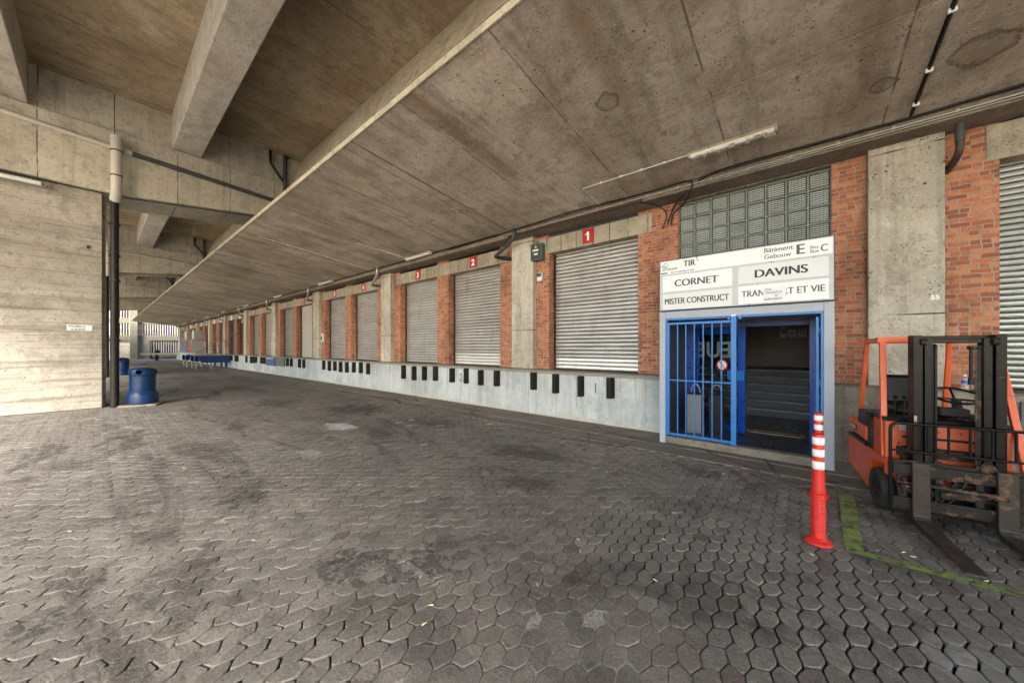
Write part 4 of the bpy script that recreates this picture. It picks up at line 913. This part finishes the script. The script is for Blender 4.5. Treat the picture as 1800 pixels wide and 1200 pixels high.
# ------------------------------------------------------------------ viaduct
via = thing('viaduct', (-30, -2, 0), 'concrete viaduct overhead on wide wall piers with hammerhead beams and girders', 'viaduct')
BX = [-15.0 - 15.7 * i for i in range(4)] + [11.0]
for i, xf in enumerate(BX):
    xb = xf - 1.7
    poly = [(-11, 6.75), (-5.6, 6.08), (.4, 6.08), (6.4, 6.8), (6.4, 7.87), (-11, 7.87)]
    if i < 4 or True:
        bo = MB().prism(poly, 0, xb, xf).build('cross_beam', 'conc_beam', via, .02)
        p_ = MB(); p_.box(xf - 1.45, xf - .25, -5.4, .06, 0, 6.08); p_.box(xf - 1.2, xf - .5, .06, .13, 0, 6.08); p_.build('pier', 'conc_pier', via, .015)
    MB().box(xb + .2, xf - .1, -10.3, 5.6, 7.872, 8.96).build('diaphragm', 'conc_beam', via)
GY = [(-8.44, -7.75), (-5.14, -4.45), (-1.84, -1.15), (1.46, 2.14)]
XV0, XV1 = -70, 17.0
for y0, y1 in GY:
    for i in range(len(BX)): pass
    MB().box(XV0, XV1, y0, y1, 7.878, 8.965).build('girder', 'conc_girder', via, .02)
MB().prism([(4.66, 7.878), (5.9, 7.878), (5.9, 8.965), (5.05, 8.965)], 0, XV0, XV1).build('girder', 'conc_edge', via, .02)
b = MB(); b.box(XV0, XV1, -10.8, 6.1, 8.96, 9.25); b.build('deck', 'conc_deck', via)
b = MB(); b.box(XV0, XV1, -10.8, -10.5, 8.3, 10.2); b.build('parapet', 'conc_edge', via)
# drainage on the beams
XP = -14.93
for i, xf in enumerate(BX[:4]):
    dx = xf + 15.0; nm = ['nearest', 'second', 'third', 'farthest'][i]
    o = thing('downpipe', (XP + dx, .32, 0), f'{nm} vertical drain pipe at the edge of its pier, dark below and pale above', 'pipe', 'drain pipes on the viaduct piers')
    b = MB(); b.tube([(XP + dx + .18, .32, 7.6), (XP + dx + .18, .32, 6.15), (XP + dx + .12, .31, 6.0), (XP + dx - .02, .30, 5.9)], .115, 16)
    b.tube([(XP + dx + .18, .32, 7.62), (XP + dx + .18, .32, 7.5)], .128, 16)
    b.build('upper_pipe', 'pvcw', o)
    b = MB(); b.tube([(XP + dx - .12, .29, 5.95), (XP + dx - .12, .29, 0)], .085, 16); b.tube([(XP + dx - .12, .29, 1.9), (XP + dx - .12, .29, 0.0)], .09, 16); b.build('lower_pipe', 'pvcb', o)
    b = MB()
    for z in (1.9, 3.6, 4.3, 5.2): b.tube([(XP + dx - .12, .29, z), (XP + dx - .12, .29, z + .04)], .115, 16)
    for z in (6.5, 7.2): b.tube([(XP + dx + .18, .32, z), (XP + dx + .18, .32, z + .03)], .125, 16)
    b.build('clamp', 'wornsteel', o)
    o = thing('beam_pipe', (XP + dx, 0, 7), f'sloping horizontal drain pipe across the {nm} cross beam', 'pipe', 'horizontal pipes on the cross beams')
    MB().tube([(XP + dx, -6, 7.75), (XP + dx, .2, 7.36)], .065, 12).build('left_run', 'pvcw', o)
    MB().tube([(XP + dx, .2, 7.36), (XP + dx, .62, 7.33)], .09, 12).build('coupling', 'pvcw', o)
    MB().tube([(XP + dx, .6, 7.335), (XP + dx, 6.2, 7.0)], .065 if i == 0 else .045, 12).build('right_run', 'pvcg' if i == 0 else 'pvcw', o)
    o = thing('gully_pipe', (XP + dx, 4.4, 8), f'forked dark gully pipes under the deck at the {nm} cross beam', 'pipe', 'gully pipes under the deck')
    b = MB(); b.tube([(XP + dx - .05, 4.52, 8.95), (XP + dx - .05, 4.52, 7.2)], .07, 10); b.build('stack', 'pvcg', o)
    b = MB(); b.tube(elbow([(XP + dx - .05, 4.05, 8.95), (XP + dx - .05, 4.05, 8.5), (XP + dx - .05, 4.5, 7.9)], .05), .045, 10); b.build('branch', 'pvcb', o)
    MB().tube([(xf - .1, -4, 6.05), (xf - .1, .4, 6.05), (xf - .15, 4.2, 6.5)], .014, 6).build('conduit', 'cable', via)
# strip light under the near cross beam, sign on the pier
o = thing('strip_light', (-14.95, -1.3, 5.9), 'rusty strip light on the left pier head', 'lamp')
MB().box(-15.16, -15.04, -2.6, -.85, 5.88, 5.98).build('casing', 'lampend', o, .01); MB().box(-15.02, -14.94, -2.5, -.95, 5.86, 5.95).build('diffuser', 'lamp', o, .01)
o = thing('wall_sign', (-15.2, -.3, 2.2), 'small white bilingual rubbish sign on the pale concrete pier', 'sign')
MB().box(-15.25, -15.235, -.56, -.12, 2.17, 2.33).build('plate', 'white', o)
text('POUBELLE', .075, (-15.232, -.53, 2.26), 'ink', o, (R(90), 0, R(90)), bold=.001, sx=.85); text('VUILBAK', .075, (-15.232, -.49, 2.18), 'ink', o, (R(90), 0, R(90)), bold=.001, sx=.85)

def weld(o):
    import bmesh
    bm = bmesh.new(); bm.from_mesh(o.data); bmesh.ops.remove_doubles(bm, verts=bm.verts, dist=1e-5); bmesh.ops.recalc_face_normals(bm, faces=bm.faces); bm.to_mesh(o.data); bm.free()
def split(o, a=24):
    e = o.modifiers.new('split', 'EDGE_SPLIT'); e.split_angle = R(a)
# ------------------------------------------------------------------ blue litter bins by the piers
def litter_bin(x, y, label):
    o = thing('litter_bin', (x, y, 0), label, 'litter bin', 'blue litter bins beside the piers', R(-20))
    MB().box(-.4, .4, -.4, .4, 0, .05).build('base_slab', 'conc_raw', o, .01, local=True)
    b = MB(); b.lathe([(0, .05), (.325, .05), (.34, .07), (.342, .31), (.335, .335), (.285, .43), (.278, .435), (.278, .455), (.286, .46), (.286, .48), (.28, .49), (.28, .84), (.286, .845), (.286, .87), (.262, .875)], n=48); b.build('bin_body', 'binblue', o, local=True)
    b = MB(); b.lathe([(.262, .87), (.288, .875), (.294, .89), (.294, 1.045), (.288, 1.06), (.235, 1.092), (.12, 1.112), (0, 1.118)], n=64)
    lid = b.build('lid', 'binblue', o, local=True); weld(lid); sol = lid.modifiers.new('s', 'SOLIDIFY'); sol.thickness = .02; sol.offset = -1
    cu = MB(); cu.tube([(-.6, 0, .985), (.6, 0, .985)], .07, 24); cu.tube([(0, -.6, .985), (0, .6, .985)], .07, 24); co = cu.build('cutter', 'binblue', None)
    co.location = (x, y, 0); co.rotation_euler = (0, 0, R(-20))
    bo = lid.modifiers.new('b', 'BOOLEAN'); bo.operation = 'DIFFERENCE'; bo.object = co; bo.solver = 'EXACT'
    bpy.context.view_layer.update(); dg = bpy.context.evaluated_depsgraph_get(); me = bpy.data.meshes.new_from_object(lid.evaluated_get(dg)); lid.modifiers.clear(); lid.data = me
    bpy.data.objects.remove(co)
    for c_ in o.children: split(c_)
    return o
lb = litter_bin(-15.05, .84, 'near navy blue litter bin on a concrete slab beside the pier pipe')
copy_tree(lb, (-31.2, .9, 0), R(-20), 'farther navy litter bin half hidden behind the dark pipe')

# ------------------------------------------------------------------ blue loading ramps at the far dock
def loading_ramp(x, label):
    o = thing('loading_ramp', (x, 6, 0), label, 'loading ramp', 'blue loading ramps', 0)
    ya, yb_, w_ = 4.9, 7.12, 2.1
    b = MB(); b.box(x - w_, x, ya, yb_, 1.06, 1.12); b.build('platform', 'galv', o, .01)
    b = MB(); b.box(x - .08, x - .01, ya + .35, yb_ - .05, .48, 1.055); b.box(x - w_ + .01, x - w_ + .08, ya + .35, yb_ - .05, .62, 1.055); b.box(x - w_ + .08, x - .08, ya + .3, ya + .36, .7, 1.055)
    for q in range(4): b.box(x - .009, x + .03, ya + .6 + q * .45, ya + .63 + q * .45, .62, 1.05)
    b.build('side_panel', 'bluelev', o, .008)
    for xx in (x - .3, x - w_ + .02):
        b = MB(); b.box(xx, xx + .28, ya - .05, ya + .3, .95, 1.055); b.box(xx, xx + .28, ya - .05, ya + .0, .6, .95); b.prism([(ya, .95), (ya + .3, .95), (ya + .3, .7), (ya + .15, .6), (ya, .6)], 0, xx, xx + .05); b.box(xx, xx + .28, ya + .24, ya + .3, .6, .95); b.build('bumper_box', 'bluelev', o, .006)
        b = MB(); b.box(xx + .06, xx + .16, ya + .02, ya + .12, 0, .62); b.build('leg', 'galv', o, .006)
        b = MB(); b.box(xx + .06, xx + .16, ya + .95, ya + 1.05, 0, .65); b.build('leg', 'galv', o, .006)
    for xx in (x - .2, x - w_ + .1): MB().box(xx, xx + .1, yb_ - .35, yb_ - .2, 0, .62).build('leg', 'bluelev', o, .006)
    return o
lr = loading_ramp(-36.8, 'nearer blue steel loading ramp standing on legs against the dock')
copy_tree(lr, (-36.8 - 4.4, 6, 0), 0, 'farther blue steel loading ramp behind the near one')
# railing stairs, cabinets and boards near the far doors
def cabinet(x, ma, lab, sgn):
    o = thing('dock_cabinet', (x, 7, DZ), lab, 'cabinet', 'cabinets on the dock')
    MB().box(x - 1.4, x, 6.5, 7.5, DZ + .02, 2.5).build('cabinet_body', 'boxgrey', o, .02); MB().box(x - 1.2, x - .2, 6.46, 6.498, DZ + .05, 2.45).build('front_panel', ma, o, .01)
    o2 = thing('hanging_sign', (x, 7, 2.6), sgn, 'sign', 'white box signs over the cabinets')
    MB().box(x - 1.1, x - .1, 6.7, 7.49, 2.62, 3.6).build('sign_box', 'boxgrey', o2, .02); MB().box(x - 1.05, x - .15, 6.66, 6.698, 2.66, 3.56).build('sign_face', 'white', o2)
    for i in range(4): MB().box(x - .9, x - .3, 6.652, 6.659, 3.3 - i * .2, 3.36 - i * .2).build('lettering', 'ink', o2)
cabinet(-51.0, 'red', 'red fronted grey cabinet on the far dock', 'white box sign above the red fronted cabinet')
cabinet(-56.0, 'bluedark', 'blue fronted grey cabinet beyond the red fronted one', 'white box sign above the blue fronted cabinet')
o = thing('stair_railing', (-44, 6.6, DZ), 'grey tube stair railing rising beside the blue ramps', 'railing')
b = MB()
for xo in (0, .35):
    b.tube([(-47 + xo, 6.3, DZ), (-41.2 + xo, 7.0, 2.3), (-39 + xo, 7.2, 2.3)], .022, 6); b.tube([(-47 + xo, 6.3, DZ - .3), (-41.2 + xo, 7.0, 1.95), (-39 + xo, 7.2, 1.95)], .02, 6)
b.build('handrail', 'pvcg', o)
for x in (-44.5, -41.2, -39): MB().tube([(x, 6.65 if x < -43 else 7.05, DZ), (x, 6.65 if x < -43 else 7.05, 2.25)], .03, 6).build('post', 'galv', o)

# ------------------------------------------------------------------ parking ramp at the far end
pr = thing('parking_ramp', (-76, 0, 0), 'concrete parking ramp with rows of upright slats closing the far end', 'building')
XR = -76.0
b = MB(); b.box(XR - 8, XR, -14, 13, 5.3, 6.0); b.build('floor_slab', 'conc_end', pr)
b = MB(); n_ = 24; top = []; bot = []
for i in range(n_ + 1):
    y = -14 + 27 * i / n_; z = 2.9 + .28 * math.sin((y + 2) / 9) ; top.append((y, z + .45)); bot.append((y, z - .35))
for i in range(n_): b.prism([bot[i], bot[i + 1], top[i + 1], top[i]], 0, XR - 8, XR)
b.build('floor_slab', 'conc_end', pr)
b = MB(); b.box(XR - 8, XR + .1, -14, 13, 7.9, 9.2); b.build('floor_slab', 'conc_end', pr)
for y in (3.3, -5.2, 13.2): MB().box(XR - .2, XR + .6, y - .38, y + .38, 0, 8.2).build('column', 'conc_end', pr, .02)
MB().box(XR - .4, XR + .1, 3.6, 5.0, 0, 2.9).build('wall', 'conc_end', pr); MB().box(XR - .6, XR - .2, -14, 3.0, 0, 3.1).build('wall', 'conc_pier', pr)
for y in (6.3, 8.0, 9.4, 11.2): MB().box(XR - 1.2, XR - .7, y - .25, y + .25, 0, 8).build('column', 'conc_end', pr)
for z0, z1 in ((6.0, 7.95), (3.2, 5.35), (.55, 2.6)):
    b = MB(); y = -13.9 if z0 > 1 else 5.1
    while y < 13:
        b.box(XR - .15, XR - .05, y, y + .06, z0, z1); y += .27
    b.build('slat_screen', 'pvcw', pr)
MB().box(XR - 2.4, XR - 2.1, -16, 16, 0, 9).build('mural_wall', 'mural', pr)
MB().box(XR + .3, XR + .5, 5.2, 13, .25, .55).build('guard_rail', 'conc_end', pr)
bg_ = thing('barrier_gate', (-66, 4.2, 0), 'grey horizontal boom barrier with a black counterweight before the parking ramp', 'barrier')
MB().box(-66.1, -65.9, 3.4, 8.2, .75, 1.0).build('boom', 'pvcw', bg_, .02); MB().box(-66.15, -65.85, 4.8, 5.1, 0, .74).build('pedestal', 'blackplast', bg_, .04)
b = MB(); b.lathe([(0, 1.01), (.25, 1.01), (.32, 1.12), (.22, 1.35), (0, 1.42)], (-66, 5.0, 0), 16); b.build('counterweight', 'blackplast', bg_)

# ------------------------------------------------------------------ bollards
def bollard(x, y, lab):
    z0 = float(und(np.array(x), np.array(y)))
    o = thing('bollard', (x, y, z0), lab, 'bollard', 'red and white bollards by the entrance', R(20))
    b = MB(); b.lathe([(0, 0), (.096, 0), (.1, .012), (.09, .022), (.068, .035), (.058, .05), (.052, .06), (0, .06)], n=32)
    b.tube([(.074, -.02, .01), (.074, -.02, .038)], .012, 8); b.tube([(-.074, 0, .01), (-.074, 0, .038)], .012, 8); b.tube([(.02, -.076, .01), (.02, -.076, .036)], .014, 8)
    b.build('base', 'bollred', o, local=True)
    pf = [(.053, .06)]; z = .06
    while z < .43: pf += [(.053, z + .006), (.0498, z + .009), (.0498, z + .014), (.053, z + .017)]; z += .019
    pf += [(.052, .46), (.046, .52), (.0435, .62), (.041, .67), (.041, .955), (.038, .965), (.036, .962), (.025, .955), (0, .95)]
    b = MB(); b.lathe(pf, n=32); b.build('post', 'bollred', o, local=True)
    for a, c_ in ((.655, .725), (.765, .83), (.87, .935)):
        r = .0428; b = MB(); b.lathe([(r - .003, a), (r, a + .001), (r - .0005, c_ - .001), (r - .003, c_)], n=32); b.build('white_band', 'bollwhite', o, local=True)
    return o
bollard(.113, 4.09, 'nearer red and white bollard, its white bands scuffed, beside the green line')
bollard(.15, 5.36, 'farther red and white bollard just behind the front one at the entrance corner')

# ------------------------------------------------------------------ forklift
fk = thing('forklift', (1.11, 5.2, 0), 'orange electric forklift with black mast parked against the wall', 'forklift', rz=R(188.3))
def F(name, mb, mat, bev=.006, par=None): return mb.build(name, mat, par or fk, bev, local=True)
# body: lower chassis tapering under the counterweight
b = MB()
b.prism([(-1.28, .20), (-.62, .10), (-.5, .12), (-.47, .34), (-.42, .46), (-.06, .5), (-.06, .56), (-1.28, .56)], 0, -.45, .45)
F('chassis', b, 'orange', .012)
b = MB(); b.prism([(-1.3, .64), (-.66, .60), (-.66, .78), (-1.3, .8)], 0, -.45, .45); rc = F('rear_cover', b, 'orange', .03)
b = MB(); b.box(.451, .457, -1.18, -.95, .67, .735); F('name_plate', b, 'blackmetal', .002, rc)
text('TOYOTA', .06, (.4585, -1.165, .685), 'cream', rc, (R(90), 0, R(90)), bold=.001, local=True, sx=.8)
b = MB(); b.box(-.46, .46, -1.25, -.6, .561, .60); b.box(-.42, .42, -1.2, -.7, .60, .64); F('battery_bay', b, 'blackmetal', .004)
b = MB(); b.box(-.44, .44, -.62, -.5, .56, .9); b.box(-.44, .44, -.95, -.62, .78, .95); F('seat_box', b, 'wornsteel', .02)
b = MB(); b.box(-.42, .42, -.2, -.16, .28, .94); b.box(-.42, -.38, -.5, -.2, .5, .93); b.box(.38, .42, -.5, -.2, .5, .93); b.box(-.37, .37, -.5, -.2, .5, .55); F('front_cowl', b, 'orange2', .012)
b = MB(); b.box(-.425, .425, -.5, -.15, .94, .975); F('dashboard', b, 'blackplast', .01)
b = MB(); b.box(-.3, .3, -.155, -.13, .6, .70); b.box(-.3, .3, -.155, -.14, .78, .8); F('front_slot', b, 'blackmetal', .004)
for sx_, nm in ((1, 'a'), (-1, 'b')):
    # front wheel: tyre, rim
    def wheel(cx, cy, r, wd):
        pf = [(r * .58, -wd / 2), (r * .93, -wd / 2), (r, -wd / 2 + .02), (r, wd / 2 - .02), (r * .93, wd / 2), (r * .58, wd / 2), (r * .5, wd / 2 - .03), (r * .5, -wd / 2 + .03), (r * .58, -wd / 2)]
        m1 = MB(); m1.lathe(pf, n=36); q = Matrix.Rotation(R(90), 3, 'Y'); m1.v = [tuple(q @ Vector(v) + Vector((cx, cy, r))) for v in m1.v]
        t = F('wheel', m1, 'rubber', 0)
        m2 = MB(); m2.lathe([(0, -wd * .3), (r * .35, -wd * .3), (r * .5, -wd * .38), (r * .56, -wd * .45), (r * .56, wd * .45), (r * .5, wd * .38), (r * .35, wd * .3), (r * .2, wd * .42), (0, wd * .42)], n=28)
        m2.v = [tuple(q @ Vector(v) + Vector((cx, cy, r))) for v in m2.v]; F('rim', m2, 'wornsteel', 0, t)
    wheel(sx_ * .41, -.27, .205, .11)
wheel(0, -1.02, .18, .14)
# overhead guard
def pillar(a, c_, w_=.05): b = MB(); b.bar(a, c_, w_, w_ * .8); return F('guard_pillar', b, 'orange', .006)
pillar((.385, -.36, 1.76), (.415, -.2, .5)); pillar((-.40, -.36, 1.76), (-.45, -.06, .55)); pillar((.32, -1.08, 1.76), (.37, -1.16, .8), .04); pillar((-.36, -1.08, 1.76), (-.36, -1.2, .8), .04)
b = MB(); b.bar((.385, -.36, 1.78), (.32, -1.1, 1.78), .05, .06); b.bar((-.40, -.36, 1.78), (-.36, -1.1, 1.78), .05, .06); b.bar((-.42, -.36, 1.785), (.43, -.36, 1.785), .05, .06); b.bar((-.38, -1.09, 1.78), (.38, -1.09, 1.78), .05, .06)
for i in range(5): b.bar((-.25 + .125 * i, -.36, 1.775), (-.25 + .125 * i, -1.08, 1.775), .03, .025)
F('overhead_guard', b, 'orange', .005)
# seat, steering wheel, levers
b = MB(); b.box(-.2, .24, -.92, -.5, .96, 1.06); st_ = F('seat', b, 'blackplast', .04, None)
b = MB(); b.obox((.02, -.97, 1.2), .42, .1, .36, Matrix.Rotation(R(10), 3, 'X')); F('backrest', b, 'blackplast', .045, st_)
b = MB(); ct = Vector((-.16, -.42, 1.21)); tl = Matrix.Rotation(R(-22), 3, 'X')
b.tube([ct + tl @ Vector((.17 * math.cos(a), .17 * math.sin(a), 0)) for a in [i * math.pi / 14 for i in range(29)]], .012, 8, cap=False)
for a in (0.4, 2.5, 4.6): b.tube([ct + tl @ Vector((.165 * math.cos(a), .165 * math.sin(a), 0)), ct + tl @ Vector((0, 0, -.04))], .01, 6)
sw = F('steering_wheel', b, 'blackplast', 0)
b = MB(); b.tube([ct + Vector((0, .01, -.04)), ct + Vector((0, .1, -.28))], .035, 10); b.obox(ct + Vector((.05, .08, -.16)), .2, .12, .08); b.obox(ct + Vector((-.12, .09, -.2)), .16, .14, .05); F('steering_column', b, 'rubber', .01)
for i in range(3):
    x = .36 - i * .07; b = MB(); b.tube([(x, -.36, .97), (x - .01, -.38, 1.16)], .008, 6); b.lathe([(0, -.015), (.02, -.01), (.02, .01), (0, .018)], (x - .01, -.38, 1.17), 12); F('lever', b, 'blackmetal', 0)
# mast
for sx_ in (1, -1):
    b = MB(); xo = sx_ * .255
    b.box(xo - .032, xo + .032, .045, .06, .1, 1.82); b.box(xo - .032, xo + .032, -.06, -.045, .1, 1.82); b.box(xo + (sx_ * .018) - .013, xo + (sx_ * .018) + .013, -.045, .045, .1, 1.82)
    F('mast_rail', b, 'blackmetal', .003)
    b = MB(); xi = sx_ * .182; b.box(xi - .026, xi + .026, .028, .052, .12, 1.79); b.box(xi - .026, xi + .026, -.05, -.03, .12, 1.79); b.box(xi - .01, xi + .01, -.03, .028, .12, 1.79); F('mast_rail', b, 'blackmetal', .003)
    b = MB(); b.tube([(sx_ * .22 - .02, .05, 1.755), (sx_ * .22 + .02, .05, 1.755)], .035, 14); F('mast_roller', b, 'wornsteel', .003)
    b = MB(); b.tube([(sx_ * .2, -.09, .15), (sx_ * .2, -.09, 1.6)], .026, 12); F('lift_cylinder', b, 'blackmetal', 0)
for a_ in ((-.28, .28, -.06, -.02, 1.765, 1.815), (-.208, .208, .0, .03, 1.745, 1.785), (-.24, .24, -.075, -.05, .2, .3)): F('mast_crossmember', MB().box(*a_), 'blackmetal', .004)
b = MB()
for o_ in (0, .03): b.tube(smooth([(.13 + o_, .03, .35), (.13 + o_, .03, 1.6), (.125 + o_, .02, 1.7), (.12 + o_, -.03, 1.72), (.115 + o_, -.06, 1.6), (.115 + o_, -.06, .5)], 5), .011, 8)
F('hydraulic_hose', b, 'blackplast', 0)
b = MB()
for i in range(62): b.box(-.145, -.11, .028, .04 + (i % 2) * .004, .42 + i * .021, .42 + i * .021 + .017)
F('lift_chain', b, 'wornsteel', 0)
b = MB(); b.tube([(-.09, .03, 1.7), (-.09, .03, 1.38)], .014, 8); b.tube([(-.09, .03, 1.42), (-.09, .03, 1.36)], .022, 8); b.lathe([(0, -.02), (.035, -.015), (.035, .015), (0, .02)], (-.1, .03, 1.7), 14); F('chain_anchor', b, 'wornsteel', 0)
b = MB()
for sx_ in (1, -1): b.tube([(sx_ * .33, -.14, .42), (sx_ * .3, -.07, .62)], .028, 12); b.tube([(sx_ * .36, -.3, .3), (sx_ * .33, -.14, .42)], .018, 10)
F('tilt_cylinder', b, 'wornsteel', 0)
for k_, (pa_, pb_) in enumerate((((.3, .13, .55), (.16, .05, .3)), ((-.05, .1, .5), (.2, .06, .2)), ((.02, .1, .48), (.26, .05, .16)))):
    mid = (Vector(pa_) + Vector(pb_)) / 2 + Vector((0, .03, -.1)); F('hydraulic_hose', MB().tube(smooth([pa_, mid, pb_], 6), .009, 8), 'blackplast', 0)
F('warning_label', MB().box(.262, .282, .0605, .0625, .96, 1.04), 'lampend', .001); F('warning_label', MB().box(-.5, -.455, -.03, -.028, .62, .72), 'white', .001)
F('data_plate', MB().box(.2, .32, -.157, -.154, .85, .91), 'galv', .001)
b = MB()
for x_, z_ in ((.32, .72), (.22, .72), (.1, .86), (-.1, .86), (.05, .86), (-.3, .72), (.33, .55), (-.25, .86)): b.tube([(x_, -.162, z_), (x_, -.153, z_)], .009, 8)
F('bolts', b, 'wornsteel', 0)
b = MB(); b.box(-.3, .34, -.165, -.12, .60, .69); b.box(-.28, -.02, -.10, -.05, .33, .41); b.box(.05, .3, .02, .06, .27, .33); b.tube([(-.36, .05, .3), (.36, .05, .3)], .02, 10); F('front_crossbar', b, 'wornsteel', .006)
b = MB(); b.tube([(.36, .1, .28), (.36, .1, .44)], .018, 8); b.obox((.37, .12, .36), .05, .04, .03); b.tube([(.30, .12, .36), (.40, .12, .37)], .006, 6); F('carriage_latch', b, 'wornsteel', .003)
# carriage, load guard, forks
b = MB()
b.box(-.44, .44, .075, .115, .46, .57); b.box(-.44, .44, .075, .11, .14, .245); b.box(-.40, -.34, .06, .085, .14, .57); b.box(.34, .40, .06, .085, .14, .57); b.box(-.15, -.10, .04, .08, .14, .62); b.box(.10, .15, .04, .08, .14, .62)
b.prism([(-.25, .57), (-.22, .6), (-.2, .65), (-.14, .66), (-.12, .63), (-.12, .57)], 1, .08, .095)
cg = F('carriage', b, 'wornsteel', .006)
b = MB(); b.box(-.43, .43, .05, .08, .57, .6); b.box(-.43, .43, .112, .12, .475, .482); b.box(-.43, .43, .112, .12, .155, .162); b.tube([(-.2, .13, .375), (.2, .13, .395)], .022, 12); b.tube([(-.26, .13, .37), (-.18, .13, .375)], .03, 10); b.tube([(.2, .13, .395), (.42, .13, .4)], .008, 8); b.obox((-.02, .11, .34), .3, .03, .05, Matrix.Rotation(R(8), 3, 'Y')); F('side_shifter', b, 'wornsteel', .004, cg)
b = MB(); R_ = .06; xL = .46
top_ = [(xL, .12, .1), (xL, .12, .967 - R_)] + [(xL - R_ + R_ * math.cos(a), .12, .967 - R_ + R_ * math.sin(a)) for a in (R(20), R(45), R(70))] + [(xL - R_, .12, .967), (-xL + R_, .12, .967)] + [(-xL + R_ - R_ * math.sin(a), .12, .967 - R_ + R_ * math.cos(a)) for a in (R(20), R(45), R(70))] + [(-xL, .12, .967 - R_), (-xL, .12, .1)]
b.tube(top_, .014, 8); b.tube([(xL, .12, .70), (-xL, .12, .70)], .011, 8)
for x in (.34, .21, .08, -.05, -.18, -.31): b.tube([(x, .12, .70), (x, .12, .96)], .010, 8)
F('load_guard', b, 'blackmetal', 0)
for sx_ in (.262, -.255):
    b = MB(); w_ = .058
    b.prism([(.115, .06), (.12, .60), (.15, .60), (.16, .10), (.185, .075), (.22, .065), (.98, .032), (1.02, .024), (1.02, .016), (.25, .018), (.16, .025)], 0, sx_ - w_, sx_ + w_)
    o = F('fork', b, 'forksteel', .006)

# ------------------------------------------------------------------ litter on the paving
rr_ = random.Random(9)
pts = [(1019, 940), (1021, 960), (753, 1060), (944, 1014), (1163, 941), (1275, 832), (1423, 967), (360 / 3, 930), (448, 946), (1592, 968), (1600, 975), (1240, 850), (1068, 825), (1155, 1015), (750, 1090), (321, 820), (629, 850), (1730, 1019)]
for px, py in pts:
    f_, s_, c_ = 608, math.sin(R(39.94)), math.cos(R(39.94)); u = (px - 900) / f_; t = 1.7 * f_ / (py - 611); x, y = t * (-s_ + u * c_), t * (c_ + u * s_)
    z = float(und(np.array(x), np.array(y))) + .006; a = rr_.uniform(0, 6.28)
    o = thing('cigarette_butt', (x, y, z), 'cigarette butt lying on the grey paving', 'cigarette butt', 'cigarette butts on the paving', a)
    MB().tube([(0, 0, .001), (.018, 0, .001)], .004, 6).build('filter', 'butt', o, local=True); MB().tube([(.018, 0, .001), (.032, .001, .0)], .0038, 6).build('paper', 'buttw', o, local=True)
